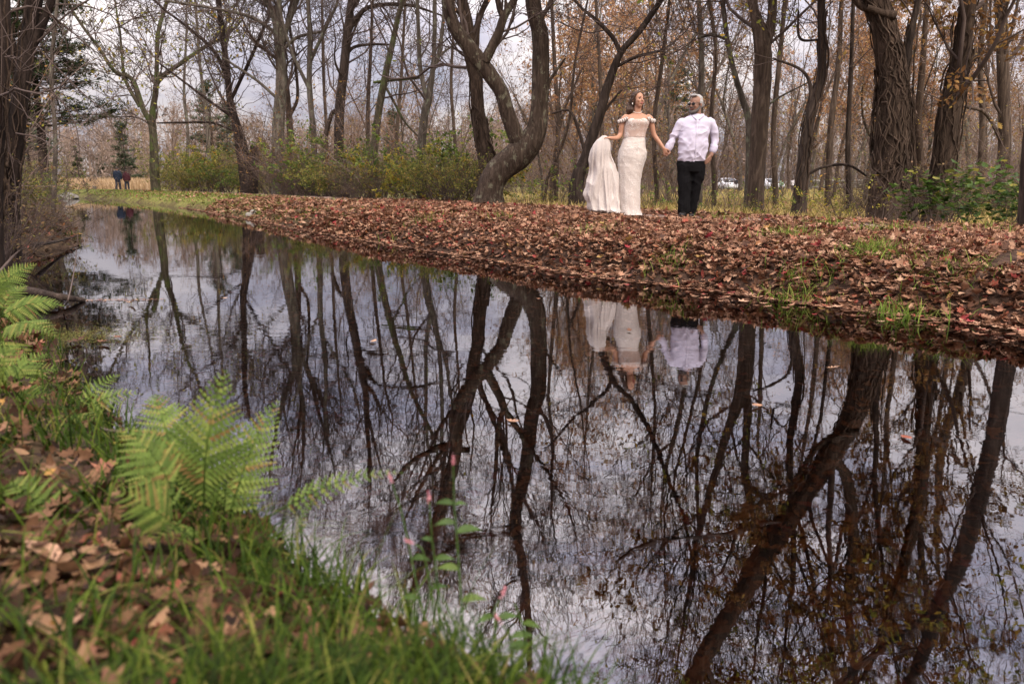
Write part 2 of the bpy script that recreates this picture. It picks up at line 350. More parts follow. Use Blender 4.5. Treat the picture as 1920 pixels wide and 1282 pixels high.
fr = N(t, 'ShaderNodeFresnel', i_IOR=2.7); t.links.new(bp.outputs[0], fr.inputs['Normal'])
gl = N(t, 'ShaderNodeBsdfGlossy', i_Roughness=0.0); t.links.new(bp.outputs[0], gl.inputs['Normal']); gl.inputs[0].default_value = (.95, .95, 1, 1)
trn = N(t, 'ShaderNodeBsdfTransparent'); trn.inputs[0].default_value = (.48, .33, .18, 1)
mx = t.nodes.new('ShaderNodeMixShader'); t.links.new(fr.outputs[0], mx.inputs[0]); t.links.new(trn.outputs[0], mx.inputs[1]); t.links.new(gl.outputs[0], mx.inputs[2]); t.links.new(mx.outputs[0], o.inputs[0])
M['water'] = m
# strip between the two banks, a little wider than the channel
q = 160; ra = catmull(RWd, q); la = catmull(LWd, q)
Wv = [(18, -12), (18, 8), (5.5, 10.), (-12, 36), (-36, 66), (-110, 66), (-110, 36), (-30, 36), (-12, 14), (-9, 8), (-5, 3.8), (-.9, .5), (.2, -.6), (2, -12)]
me = bpy.data.meshes.new('water'); me.from_pydata([(x, y, 0) for x, y in Wv], [], [list(range(len(Wv)))]); me.update()
tag(link('water', me, m, smooth=False), kind='structure')
# ================================================================ trees
def nrm(a): return a / (np.linalg.norm(a, axis=-1, keepdims=True) + 1e-9)
def spawn(PL, RD, dens, u0, lmin, lmax, g, K=6, angle=(.6, 1.1), bend=.14, up=.06, rfac=.6, rmin=.003, zmin=None, u1=1.0, taper=.35, tip=True):
    """children of the polylines PL (N,K,3): a list-wise vectorised generation"""
    Nn, Kp, _ = PL.shape
    seg = np.linalg.norm(np.diff(PL, axis=1), axis=2).sum(1)
    cnt = g.poisson(seg * dens * (u1 - u0)) + (1 if tip else 0)
    par = np.repeat(np.arange(Nn), cnt); n = len(par)
    if n == 0: return np.zeros((0, K, 3)), np.zeros((0, K))
    uu = u0 + (u1 - u0) * g.random(n)
    if tip:
        first = np.concatenate([[0], np.cumsum(cnt)[:-1]]); uu[first] = .97
    f = uu * (Kp - 1); i = np.minimum(f.astype(int), Kp - 2); fr_ = (f - i)[:, None]
    p0 = PL[par, i] * (1 - fr_) + PL[par, i + 1] * fr_
    r0 = RD[par, i] * (1 - fr_[:, 0]) + RD[par, i + 1] * fr_[:, 0]
    tan = nrm(PL[par, i + 1] - PL[par, i])
    if zmin is not None:
        k = p0[:, 2] > zmin; par, uu, p0, r0, tan = par[k], uu[k], p0[k], r0[k], tan[k]; n = len(par)
        if n == 0: return np.zeros((0, K, 3)), np.zeros((0, K))
    rv = nrm(np.cross(tan, g.normal(size=(n, 3)))); th = g.uniform(*angle, size=n)
    if tip: th = np.where(uu > .965, th * .4, th)
    d = nrm(tan * np.cos(th)[:, None] + rv * np.sin(th)[:, None])
    L = g.uniform(lmin, lmax, n) * (1.15 - .5 * uu)
    r = np.maximum(np.minimum(r0 * rfac * g.uniform(.7, 1.1, n), L * .03 + .004), rmin)
    out = np.empty((n, K, 3)); out[:, 0] = p0; step = (L / (K - 1))[:, None]
    for k in range(1, K):
        d = nrm(d + g.normal(size=(n, 3)) * bend + np.array([0, 0, up])); out[:, k] = out[:, k - 1] + d * step
    rd = r[:, None] * np.linspace(1, taper, K)[None]
    return out, np.maximum(rd, rmin * .8)
def extend(pl, rd, top, g, wander=.12, K=14, lean=None):
    """carry a stem on beyond the frame up to the height top"""
    p = pl[-1]; r = rd[-1]; d = nrm(pl[-1] - pl[-4]); n = max(3, int((top - p[2]) / .8)); ps = [p]; 
    for k in range(n):
        d = nrm(d + g.normal(size=3) * wander + np.array([0, 0, .12])); ps.append(ps[-1] + d * .85)
    ps = np.array(ps[1:]); rr = r * np.linspace(.97, .0, len(ps)) ** 1.15
    return np.vstack([pl, ps]), np.concatenate([rd, np.maximum(rr, .007)])
def fork(pl, rd, top, i0, g):
    """a leader that parts from the stem at index i0 and climbs to the height top"""
    q = [pl[i0]]; t_ = nrm(pl[i0 + 1] - pl[i0]); d = nrm(t_ + nrm(np.cross(t_, g.normal(size=3))) * g.uniform(.45, .75)); n = max(4, int((top - pl[i0][2]) / .8))
    for k in range(n): d = nrm(d + g.normal(size=3) * .1 + np.array([0, 0, .11])); q.append(q[-1] + d * .85)
    return np.array(q), np.maximum(rd[i0] * .66 * np.linspace(1, 0, n + 1) ** 1.1, .007)
LEVELS_BIG = [dict(dens=1.25, u0=.0, lmin=1.8, lmax=4.6, K=9, angle=(.5, 1.05), bend=.17, up=.10, rfac=.36),
              dict(dens=1.8, u0=.15, lmin=.8, lmax=2.0, K=7, bend=.2, up=.05, rfac=.6),
              dict(dens=2.7, u0=.12, lmin=.35, lmax=.95, K=5, bend=.22, up=.04, rfac=.65),
              dict(dens=2.8, u0=.15, lmin=.15, lmax=.45, K=4, bend=.2, up=.03, rfac=.7)]
def crown(stems, levels, g, zmin, rmin=.004, scale=1.0):
    """stems: list of (pl, rd); returns list of (PL,RD) per level"""
    K = 24; P_, R_ = [], []
    for pl, rd in stems:
        d = np.concatenate([[0], np.cumsum(np.linalg.norm(np.diff(pl, axis=0), axis=1))]); tt = np.linspace(0, d[-1], K)
        P_.append(np.stack([np.interp(tt, d, pl[:, c]) for c in range(3)], 1)); R_.append(np.interp(tt, d, rd))
    PL, RD = np.stack(P_), np.stack(R_); out = []
    for i, lv in enumerate(levels):
        lv = dict(lv); lv['lmin'] *= scale; lv['lmax'] *= scale
        PL, RD = spawn(PL, RD, g=g, zmin=zmin, rmin=rmin * 1.25 * (1.3 if i < 1 else 1), **lv)
        if len(PL) == 0: break
        out.append((PL, RD))
    return out
def crown_mesh(lv, name, sides=(6, 4, 3, 3, 3)):
    acc = Acc()
    for i, (PL, RD) in enumerate(lv):
        V, q = tubes(PL, RD, sides[min(i, 4)]); acc.add(V, q)
    return acc.mesh(name)
def tips(lv, n, g, jit=.06, last=2):
    P_ = np.vstack([PL[:, 1:].reshape(-1, 3) for PL, _ in lv[-last:]])
    k = g.integers(0, len(P_), n); return P_[k] + g.normal(size=(n, 3)) * jit
def stem3(spec, Y, dy=0.0, z0=None, n=None):
    """spec: list of (x, y, width px[, 'r']) photograph pixels, 'r' = seen mirrored; Y distance"""
    pts = []; ws = []
    for k, s in enumerate(spec):
        yy = Y + dy * k / max(1, len(spec) - 1)
        q = PR(s[0], s[1], yy) if len(s) > 3 else P(s[0], s[1], yy)
        pts.append(q); ws.append(s[2] / 2 * (yy * cp) / F)
    if z0 is not None: pts[0][2] = z0
    n = n or 6 * len(spec)
    c = catmull(pts, n); r = np.interp(np.linspace(0, len(ws) - 1, n), np.arange(len(ws)), ws)
    return c, r
def make_tree(stems, seed, label, bark='bark', top=12., zmin=2.4, levels=LEVELS_BIG, rmin=.004, group=None, leaves=None, twig='twig', scale=1.0, flare=True,
              name='bare_tree', wob=.07, extra=None, ground=True, root_sink=.25, vines=0, lastn=2):
    """stems: list of (pl, rd, extend?)"""
    g = np.random.default_rng(seed); full = []; forks = []
    for k, (pl, rd, ext) in enumerate(stems):
        if ext:
            n0 = len(pl); tp = top if ext is True else ext; pl, rd = extend(pl, rd, tp, g)
            if len(pl) - n0 > 6 and rd[n0] > .03: forks += [fork(pl, rd, tp * g.uniform(.8, 1.), n0 + int(f_ * (len(pl) - n0)), g) for f_ in (g.uniform(.0, .15), g.uniform(.25, .4))]
        full.append((pl, rd))
    full += forks
    pl0, rd0 = full[0]; base = pl0[0].copy()
    if ground: base[2] = hz(base[0], base[1]) 
    e = empty(name, base, label, 'tree', group)
    acc = Acc()
    for k, (pl, rd) in enumerate(full):
        pl = pl.copy(); rd = rd.copy()
        if k == 0 and ground:
            pl = np.vstack([[base + (0, 0, -root_sink)], [base + (0, 0, .02)], pl[1:]] if pl[1][2] > base[2] + .1 else [[base + (0, 0, -root_sink)], pl]); rd = np.concatenate([[rd[0], rd[0]], rd[1:]] if len(pl) == len(rd) + 1 else [[rd[0]], rd])
            rd = rd[:len(pl)] if len(rd) >= len(pl) else np.concatenate([rd, [rd[-1]] * (len(pl) - len(rd))])
            if flare:
                hh = pl[:, 2] - base[2]; rd = rd * (1 + .28 * np.exp(-np.clip(hh, 0, 9) / .16))
        V, q = tubes(pl[None], rd[None], 20 if rd.max() > .12 else 12 if rd.max() > .05 else 8, wob=wob, seed=seed + k); acc.add(V - base, q)
    link('trunk', acc.mesh('trunk'), M[bark], e)
    lv = crown(full, levels, g, zmin + 0, rmin, scale)
    if lv:
        lv_ = [(PL - base, RD) for PL, RD in lv]
        link('branches', crown_mesh(lv_, 'branches'), M[twig], e)
        if leaves:
            n, size, mt, kinds = leaves
            ps = tips(lv_, n, g, last=lastn)
            a = scatter(kinds, ps, size * g.uniform(.6, 1.3, n), g); link('foliage', a.mesh('foliage'), M[mt], e)
    if vines:
        a = Acc(); PLs = []
        for k in range(vines):
            pl, rd = full[0]; m_ = min(len(pl), 26); t_ = np.linspace(0, 1, 30); hi = g.uniform(.25, .8); lo = g.uniform(0, .12)
            uu_ = (lo + (hi - lo) * t_) * (len(pl) - 1); i_ = np.minimum(uu_.astype(int), len(pl) - 2); f_ = (uu_ - i_)[:, None]
            c_ = pl[i_] * (1 - f_) + pl[i_ + 1] * f_; r_ = np.interp(uu_, np.arange(len(rd)), rd)
            a_ = g.random() * 6.28 + np.cumsum(g.normal(size=30) * .22); off = r_ * g.uniform(.97, 1.06) + np.abs(np.cumsum(g.normal(size=30) * .006))
            PLs.append(c_ + np.stack([np.cos(a_) * off, np.sin(a_) * off, g.normal(size=30) * .02], 1) - base)
        V, q = tubes(np.array(PLs), np.abs(g.normal(size=(vines, 1)) * .006 + .011) * np.ones((1, 30)), 4); a.add(V, q); link('vines', a.mesh('vines'), M['bark_vine'], e)
    return e
def T(spec, Y, ext=True, dy=0.0, n=None):
    pl, rd = stem3(spec, Y, dy, n=n); return (pl, rd, ext)
# ---- the curved double-stemmed tree on the path's far edge
YH = 19.8
hero = [T([(917, 388, 54), (918, 362, 50), (924, 338, 50), (942, 315, 50), (968, 294, 51), (992, 270, 48), (1007, 240, 38), (1011, 201, 31), (1014, 134, 31), (1013, 67, 31), (1001, 15, 29), (985, 880, 25, 'r'), (966, 970, 23, 'r'), (980, 1060, 18, 'r'), (992, 1190, 13, 'r'), (990, 1270, 8, 'r')], YH, False, n=110),
        T([(982, 286, 34), (966, 250, 29), (950, 208, 28), (940, 174, 27), (919, 141, 28), (896, 112, 29), (872, 80, 26), (852, 50, 24), (840, 4, 22), (856, 840, 21, 'r'), (838, 930, 18, 'r'), (805, 1030, 14, 'r'), (770, 1120, 8, 'r')], YH, False, dy=-.6, n=80),
        T([(908, 116, 20), (921, 91, 17), (936, 60, 16), (945, 32, 15), (968, -6, 12), (1000, -60, 9)], YH - .3, 9.),
        T([(943, 34, 12), (936, 12, 11), (930, -20, 10), (928, -60, 8)], YH - .3, 8.),
        T([(968, 990, 16, 'r'), (930, 1000, 14, 'r'), (875, 1010, 12, 'r'), (800, 1055, 8, 'r'), (740, 1100, 5, 'r')], YH, False),
        T([(880, 845, 12, 'r'), (830, 835, 13, 'r'), (770, 868, 10, 'r'), (735, 905, 5, 'r')], YH, False),
        T([(1006, 225, 12), (1020, 190, 8), (1032, 150, 6), (1060, 110, 4)], YH, False)]
make_tree(hero, 3, 'curved S-shaped tree with two stems rising from a thick bent trunk beside the path', 'bark_hero', zmin=3.2, rmin=.005, name='curved_tree', wob=.05,
          leaves=(350, .10, 'leaf_orange', [OAK, OVAL]), scale=.95)
# ---- left bank: dark trunks against the left edge, tangled with brush
make_tree([T([(18, 470, 34), (22, 330, 31), (36, 200, 29), (50, 100, 28), (64, 0, 27), (74, -60, 26)], 9.8, 12), T([(42, 170, 20), (20, 80, 16), (-10, 0, 12)], 9.8, 7.), T([(50, 110, 16), (90, 20, 13), (110, -60, 10)], 9.8, 8.)], 21,
          'dark vine-draped trunk rising from the brush on the left bank', 'bark_black', zmin=1.3, rmin=.004, vines=12, name='vined_tree', levels=[dict(LEVELS_BIG[0], dens=1.6, up=-.04, lmin=.9, lmax=2.4, rfac=.22)] + LEVELS_BIG[1:])
make_tree([T([(-14, 480, 34), (-10, 300, 31), (0, 150, 29), (4, 0, 28)], 8.2, 12)], 22,
          'darkest trunk at the left edge behind the ferns', 'bark_black', zmin=1.1, rmin=.004, vines=14, name='vined_tree', levels=[dict(LEVELS_BIG[0], dens=1.6, up=-.04, lmin=.8, lmax=2.0, rfac=.2)] + LEVELS_BIG[1:])
# ---- middle-left trees standing along the path
def simple(specs, Y, seed, label, **kw):
    return make_tree([T(s, Y, e) for s, e in specs], seed, label, **kw)
simple([([(290, 330, 17), (289, 290, 15), (287, 250, 14), (281, 228, 10), (268, 204, 9), (248, 150, 8), (215, 134, 7), (188, 94, 6), (155, 50, 5)], 9.),
        ([(288, 252, 11), (286, 215, 11), (291, 180, 11), (298, 150, 9), (335, 122, 7), (379, 92, 6), (420, 70, 4)], 11.),
        ([(292, 178, 8), (294, 120, 8), (297, 60, 7), (314, 0, 6)], 14.), ([(262, 200, 7), (235, 150, 6), (228, 95, 5), (225, 60, 4)], 9.)], 46, 31,
       'forked mossy tree with a spreading V of limbs nearest the distant walkers', bark='bark_moss', top=14, zmin=3.2, rmin=.011, leaves=(700, .22, 'leaf_yellow', [DIAM]), twig='twig', flare=False)
simple([([(467, 360, 32), (463, 330, 28), (457, 295, 25), (450, 262, 20), (441, 225, 14), (430, 180, 12), (426, 130, 11), (419, 80, 10), (409, 0, 9)], 15.), ([(474, 362, 20), (475, 330, 19), (477, 300, 17), (476, 274, 14)], False),
        ([(428, 150, 8), (400, 95, 7), (350, 50, 5), (310, 20, 4)], 8.), ([(432, 190, 7), (470, 110, 6), (500, 40, 5)], 12), ([(440, 222, 6), (400, 195, 5), (340, 150, 4), (300, 120, 3)], False), ([(446, 250, 4), (400, 231, 4), (350, 230, 4), (295, 231, 3)], False)], 41, 32,
       'broken ivy-hung tree with a thick dark stump-like foot where the grass verge begins', bark='bark_black', top=15, zmin=3., rmin=.010, leaves=(900, .2, 'leaf_yellow', [DIAM]), name='ivy_tree', flare=False)
simple([([(520, 318, 24), (521, 270, 23), (523, 220, 21), (527, 150, 19), (523, 80, 18), (517, 40, 13), (498, 0, 10)], 15),
        ([(524, 72, 12), (524, 30, 11), (523, 0, 10)], 16), ([(527, 80, 11), (542, 40, 10), (560, -10, 9)], 15), ([(514, 60, 7), (470, 32, 6), (400, 16, 5), (310, 2, 4)], False), ([(526, 100, 6), (555, 72, 6), (600, 60, 4)], False), ([(520, 185, 6), (480, 150, 5), (420, 110, 4)], False)], 38, 33,
       'tall grey trunk breaking into three upright leaders, beyond the brown shrubs', bark='bark_grey', top=16, zmin=4.0, rmin=.009)
simple([([(546, 320, 15), (544, 250, 12), (538, 170, 11), (531, 100, 9), (540, 40, 8), (549, 0, 8)], 14), ([(545, 215, 7), (558, 180, 6), (552, 100, 5)], 9)], 40, 34, 'slimmer dark-footed trunk close behind the three-leader tree', top=14, zmin=4., rmin=.009)
simple([([(590, 330, 13), (588, 252, 11), (580, 161, 10), (581, 67, 8), (577, 0, 7)], 14), ([(579, 165, 7), (550, 105, 6), (533, 55, 5)], 8), ([(582, 115, 7), (604, 67, 6), (631, 10, 5)], 10)], 37, 35, 'slender straight tree with a low left-hand fork above the dark shrubs', bark='bark_grey', top=15, zmin=4., rmin=.009)
simple([([(640, 320, 21), (636, 262, 19), (638, 188, 18), (645, 127, 16), (651, 67, 15), (658, 0, 12)], 15), ([(652, 65, 9), (668, 35, 9), (698, 12, 7), (765, 10, 6), (830, 30, 3)], False), ([(645, 110, 7), (662, 90, 6), (690, 84, 5), (730, 84, 3)], False), ([(610, 255, 9), (622, 215, 8), (634, 205, 7)], False)], 34, 36,
       'stout dark trunk with a long limb arching over to the right', bark='bark_dark', top=15, zmin=3.8, rmin=.008)
simple([([(690, 300, 8), (690, 200, 7), (695, 100, 6), (698, 10, 5)], 12)], 36, 37, 'thin upright pole of a tree between the arching trunk and the leaning mossy one', top=13, zmin=3.8, rmin=.008)
simple([([(700, 310, 16), (703, 270, 15), (709, 215, 13), (721, 150, 12), (735, 86, 11), (746, 34, 9), (756, 0, 8)], 15), ([(720, 158, 5), (738, 190, 5), (760, 230, 4), (790, 262, 3)], False), ([(700, 155, 5), (738, 150, 6), (790, 146, 4)], False)], 31, 38,
       'leaning tree with green moss halfway up its trunk', bark='bark_moss', top=15, zmin=3.6, rmin=.007)
simple([([(790, 320, 17), (790, 280, 16), (796, 216, 14), (803, 185, 14), (812, 127, 9), (815, 60, 8), (815, 0, 7)], 15), ([(800, 188, 9), (788, 127, 8), (785, 67, 7), (782, 0, 7)], 14), ([(811, 132, 8), (824, 94, 7), (832, 30, 6), (835, 0, 5)], 13), ([(818, 112, 5), (835, 96, 4), (858, 80, 4)], False)], 29, 39,
       'tree that forks low into a tuning-fork pair of stems, just left of the curved tree', bark='bark_grey', top=15, zmin=3.6, rmin=.007)
simple([([(916, 335, 34), (913, 300, 31), (905, 262, 28), (896, 208, 25), (892, 151, 24), (882, 100, 24), (876, 50, 22), (866, 0, 20)], 14), ([(892, 90, 12), (896, 44, 11), (913, 0, 10)], 12)], 24.5, 40,
       'straight brown trunk hung with vines directly behind the curved tree', bark='bark_vine', top=14, zmin=3.4, rmin=.006, vines=16, leaves=(300, .12, 'leaf_yellow', [OVAL]))
# ---- the leaning tree left of the bride and the trees around the couple
simple([([(1080, 352, 27), (1086, 325, 23), (1097, 300, 21), (1108, 262, 20), (1126, 210, 18), (1136, 172, 16), (1150, 130, 14), (1167, 95, 12), (1200, 58, 11), (1240, 0, 10)], 12),
        ([(1163, 100, 9), (1150, 72, 8), (1120, 40, 7), (1090, 15, 5)], 8), ([(1152, 128, 6), (1190, 108, 6), (1240, 95, 4)], False), ([(1098, 290, 6), (1085, 245, 6), (1068, 208, 5), (1035, 213, 3)], False), ([(1115, 240, 5), (1140, 200, 5), (1165, 170, 4)], False)], 19.5, 41,
       'dark tree leaning right, its crown spreading above the bride', bark='bark_dark', top=12, zmin=2.8, rmin=.006, leaves=(250, .1, 'leaf_oak', [OAK]), flare=True)
simple([([(1404, 340, 13), (1404, 232, 12), (1393, 190, 11), (1379, 143, 10), (1365, 82, 9), (1354, 0, 8)], 12), ([(1364, 74, 6), (1335, 66, 6), (1308, 72, 5)], False), ([(1402, 235, 4), (1450, 190, 4), (1515, 155, 3)], False)], 19, 42,
       'thin tree bowed to the left with a crooked side limb, right of the man', bark='bark_grey', top=12, zmin=2.8, rmin=.005)
simple([([(1415, 385, 34), (1418, 340, 31), (1424, 250, 29), (1430, 150, 31), (1429, 85, 32), (1414, 20, 17), (1405, -30, 15)], 13), ([(1434, 95, 18), (1446, 40, 17), (1450, -30, 15)], 13)], 18, 43,
       'tall brown trunk forking near the top of the photo, first thick trunk past the man', bark='bark', top=13, zmin=3.0, rmin=.005, leaves=(1500, .1, 'leaf_yellow', [OVAL, OAK]))
simple([([(1498, 405, 26), (1501, 350, 23), (1508, 287, 21), (1514, 240, 21), (1524, 200, 19), (1540, 140, 16), (1541, 72, 15), (1540, 0, 14)], 13), ([(1518, 215, 8), (1519, 160, 7), (1500, 130, 5), (1450, 110, 4)], False), ([(1510, 330, 5), (1545, 313, 5), (1590, 310, 5), (1625, 330, 4)], False), ([(1540, 75, 4), (1500, 72, 5), (1497, 20, 3)], False)], 16, 44,
       'crooked dark trunk with a swollen elbow, between the forked trunk and the massive vined trunk', bark='bark_dark', top=13, zmin=2.6, rmin=.005, leaves=(1500, .1, 'leaf_yellow', [OVAL, OAK]), vines=6)
bigr = [T([(1668, 420, 76), (1668, 360, 68), (1670, 290, 58), (1673, 200, 51), (1674, 150, 46), (1668, 105, 43), (1658, 60, 42), (1643, 5, 41), (1527, 896, 43, 'r'), (1455, 1006, 42, 'r'), (1407, 1087, 40, 'r'), (1335, 1207, 38, 'r'), (1290, 1290, 34, 'r')], 15.2, 13.5, n=100),
        T([(1630, 18, 14), (1612, 8, 13), (1590, -25, 11), (1560, -90, 9)], 15.2, False), T([(1678, 30, 18), (1652, 24, 12), (1625, 14, 10)], 15.0, False),
        T([(1560, 850, 22, 'r'), (1590, 905, 22, 'r'), (1600, 1000, 20, 'r'), (1590, 1120, 17, 'r'), (1600, 1240, 13, 'r')], 15.2, 13.)]
make_tree(bigr, 45, 'massive vine-wrapped trunk leaning left, the thickest of the right-hand trees', 'bark_vine', zmin=4.2, rmin=.006, vines=60, name='vined_tree', leaves=(15000, .115, 'leaf_oak', [OAK, OVAL]), twig='twig', scale=.95)
simple([([(1708, 400, 24), (1706, 330, 20), (1704, 230, 16), (1700, 160, 13), (1705, 80, 12), (1722, 0, 10)], 11)], 15.6, 46, 'thinner stem pressed against the right side of the massive vined trunk', bark='bark_dark', top=12, zmin=2.5, rmin=.005, vines=14, leaves=(400, .09, 'leaf_oak', [OAK]))
simple([([(1760, 380, 46), (1767, 322, 40), (1781, 215, 36), (1800, 125, 30), (1811, 50, 27), (1818, 0, 25), (1826, -40, 27)], 12), ([(1800, 130, 10), (1850, 95, 6), (1900, 75, 4)], False)], 15.8, 47,
       'second thick vined trunk, leaning right, behind the leafy green plants', bark='bark_vine', top=13, zmin=2.4, rmin=.005, vines=30, leaves=(11000, .115, 'leaf_oak', [OAK, OVAL]), name='vined_tree')
simple([([(1882, 340, 24), (1884, 250, 22), (1880, 120, 21), (1876, 0, 19)], 15), ([(1884, 280, 7), (1850, 215, 7), (1810, 200, 6)], False)], 24, 48, 'greyish trunk seen faintly between the right-leaning vined trunk and the picture edge', bark='bark', top=15, zmin=2.6, rmin=.006, leaves=(1500, .12, 'leaf_oak', [OAK]))
simple([([(1932, 455, 38), (1935, 300, 36), (1948, 150, 34), (1950, 0, 33)], 14)], 9.6, 49, 'near dark trunk cut off by the right edge', bark='bark_dark', top=13, zmin=2.0, rmin=.004, leaves=(6000, .09, 'leaf_yellow', [OAK, OVAL]), levels=[dict(LEVELS_BIG[0], dens=1.4, rfac=.2, lmax=3)] + LEVELS_BIG[1:])
# thin trees around the couple and in the right-hand woods, each traced from the photograph
thin = [(1312, 330, 1308, 250, 1316, 130, 1310, 0, 13, 24, 'bark_grey', 'pale slender trunk whose top shows just above the man'),
        (1340, 345, 1334, 220, 1342, 100, 1330, 0, 9, 22, 'bark', 'thin stem standing just right of the man'),
        (1232, 345, 1226, 240, 1238, 140, 1256, 0, 9, 25, 'bark', 'thin trunk between the bride and the man'),
        (1455, 350, 1450, 250, 1460, 130, 1472, 0, 11, 28, 'bark', 'slim trunk just right of the first forked trunk'),
        (1552, 360, 1558, 240, 1572, 120, 1578, 0, 12, 25, 'bark', 'slim leaning stem right of the crooked elbow trunk'),
        (1592, 360, 1590, 260, 1596, 120, 1600, 0, 10, 21, 'bark_dark', 'thin dark pole left of the massive vined trunk'),
        (1732, 345, 1722, 230, 1730, 120, 1738, 0, 14, 22, 'bark_vine', 'vine-hung stem in the gap between the two thick vined trunks'),
        (1835, 345, 1842, 230, 1838, 120, 1848, 0, 12, 26, 'bark', 'slim trunk right of the second thick vined trunk'),
        (1042, 340, 1046, 230, 1040, 120, 1034, 0, 9, 30, 'bark', 'thin brown stem right of the curved tree'),
        (742, 310, 745, 240, 752, 150, 760, 0, 7, 42, 'bark', 'faint thin stem in the gap right of the mossy leaning tree'),
        (858, 325, 852, 250, 846, 160, 850, 60, 7, 34, 'bark', 'thin stem left of the vine-hung trunk'),
        (612, 318, 612, 240, 607, 150, 604, 20, 7, 44, 'bark', 'thin stem between the straight forked tree and the stout dark trunk'),
        (392, 300, 388, 220, 376, 130, 366, 0, 7, 58, 'bark_grey', 'thin bare tree left of the ivy-hung stump'),
        (350, 310, 352, 250, 345, 170, 350, 60, 6, 62, 'bark_grey', 'slight bare tree between the mossy V tree and the ivy-hung stump'),
        (1130, 335, 1128, 220, 1124, 120, 1118, 10, 8, 30, 'bark', 'thin trunk rising straight behind the leaning dark tree'),
        (100, 390, 104, 260, 96, 140, 108, 0, 9, 17, 'bark_grey', 'thin grey stem on the left bank right of the dark trunks'),
        (1020, 330, 1064, 240, 1078, 120, 1104, -10, 6, 26, 'bark', 'very thin stem slanting right behind the curved tree')]
for k, (x0, y0, x1, y1, x2, y2, x3, y3, wd, Y, bk, lb) in enumerate(thin):
    Lf = (900, .13 if Y < 35 else .2, 'leaf_orange' if 1000 < x0 < 1260 else 'leaf_oak', [DIAM]) if x0 > 1000 else None
    simple([([(x0, y0 + 20, wd), (x1, y1, wd * .9), (x2, y2, wd * .8), (x3, y3, wd * .65)], True)], Y, 60 + k, lb, bark=bk, top=9 + .12 * Y, zmin=2.2 + .02 * Y, rmin=.005 if Y < 35 else .009, leaves=Lf, flare=False,
           twig='twig_red' if x0 > 1000 else 'twig', levels=[dict(LEVELS_BIG[0], dens=1.3, lmin=1.2, lmax=3.0, angle=(.4, .9))] + LEVELS_BIG[1:])
# ---- prototypes for the woods behind; copies share their meshes
def proto(seed, H, r, kind):
    g = np.random.default_rng(seed); pl = [np.zeros(3)]; d = np.array([0, 0, 1.])
    lean = g.normal(size=3) * (.05, .05, 0)
    for k in range(20):
        d = nrm(d + g.normal(size=3) * (.06, .06, 0) + lean * .3 + np.array([0, 0, .05])); pl.append(pl[-1] + d * H / 20)
    pl = np.array(pl) - (0, 0, .2); rd = r * .8 * np.linspace(1, .1, 21)
    stems = [(pl, rd)]
    if kind != 'oak' or seed % 2:
        i = g.integers(5, 9); q = [pl[i]]; d = nrm(np.array([g.normal() * .4, g.normal() * .4, 1]))
        for k in range(14): d = nrm(d + g.normal(size=3) * .08 + np.array([0, 0, .08])); q.append(q[-1] + d * H * .6 / 14)
        stems.append((np.array(q), rd[i] * .7 * np.linspace(1, .12, 15)))
    a = Acc()
    for k, (p_, r_) in enumerate(stems):
        V, q = tubes(p_[None], r_[None], 9, wob=.06, seed=seed); a.add(V, q)
    tr = a.mesh('trunk'); tr.materials.append(M['bark' if seed % 2 else 'bark_grey']); tr.shade_smooth()
    lv = crown(stems, [dict(dens=1.3, u0=.05, lmin=1.2, lmax=3.4, K=7, angle=(.5, 1.0), bend=.16, up=.08, rfac=.5), dict(dens=2.0, u0=.15, lmin=.7, lmax=1.7, K=5, bend=.22, up=.04, rfac=.6), dict(dens=3.0, u0=.1, lmin=.3, lmax=.9, K=4, bend=.25, up=.03, rfac=.65)], g, H * .14, .008)
    br = crown_mesh(lv, 'branches', (5, 3, 3)); br.materials.append(M['twig_red' if kind != 'bare' else 'twig']); br.shade_smooth()
    ms = [('trunk', tr), ('branches', br)]
    if kind != 'bare':
        n = {'oak': 1500, 'orange': 3200, 'sparse': 500}[kind]
        lf = scatter([DIAM], tips(lv, n, g, .12), .17 * g.uniform(.6, 1.3, n), g).mesh('foliage'); lf.materials.append(M['leaf_orange' if kind == 'orange' else 'leaf_oak']); ms.append(('foliage', lf))
    return ms
protos = {'bare': [proto(101, 13, .16, 'bare'), proto(102, 15, .2, 'bare'), proto(103, 11, .12, 'bare')], 'oak': [proto(104, 13, .2, 'oak'), proto(105, 12, .17, 'oak')], 'orange': [proto(106, 12, .18, 'orange')], 'sparse': [proto(107, 13, .17, 'sparse'), proto(108, 11, .13, 'sparse')]}
def put(ms, name, loc, rz, sc, label, cat, group):
    e = empty(name, loc, label, cat, group); e.rotation_euler[2] = rz; e.scale = (sc, sc, sc)
    for nme, me in ms:
        c = bpy.data.objects.new(nme, me); COL.objects.link(c); c.parent = e
    return e
g = np.random.default_rng(77)
zones = [  # x range px, Y range, count, kinds, label, group
    ((300, 640), (60, 100), 8, ['bare', 'bare', 'sparse'], 'bare brown tree in the distant row beyond the roadside shrubs on the left', 'distant bare trees on the left'),
    ((640, 900), (45, 90), 12, ['bare', 'sparse'], 'bare tree in the thicket seen between the upright trunks and the curved tree', 'bare trees in the middle thicket'),
    ((1010, 1270), (30, 80), 17, ['orange', 'sparse', 'bare', 'orange', 'sparse'], 'russet-leaved tree in the woods behind the leaning dark tree and the bride', 'russet trees behind the bride'),
    ((1280, 1500), (50, 100), 9, ['bare', 'bare', 'sparse'], 'slim tree in the pale open woods behind the man and the forked trunk', 'open woods behind the man'),
    ((1500, 1930), (28, 85), 24, ['oak', 'sparse', 'sparse', 'bare', 'orange'], 'brown-leaved tree in the dense woods behind the vined trunks', 'dense brown woods on the right'),
    ((1940, 2500), (18, 60), 6, ['oak', 'sparse'], 'brown-leaved tree in the dense woods behind the vined trunks', 'dense brown woods on the right')]
nb = 0
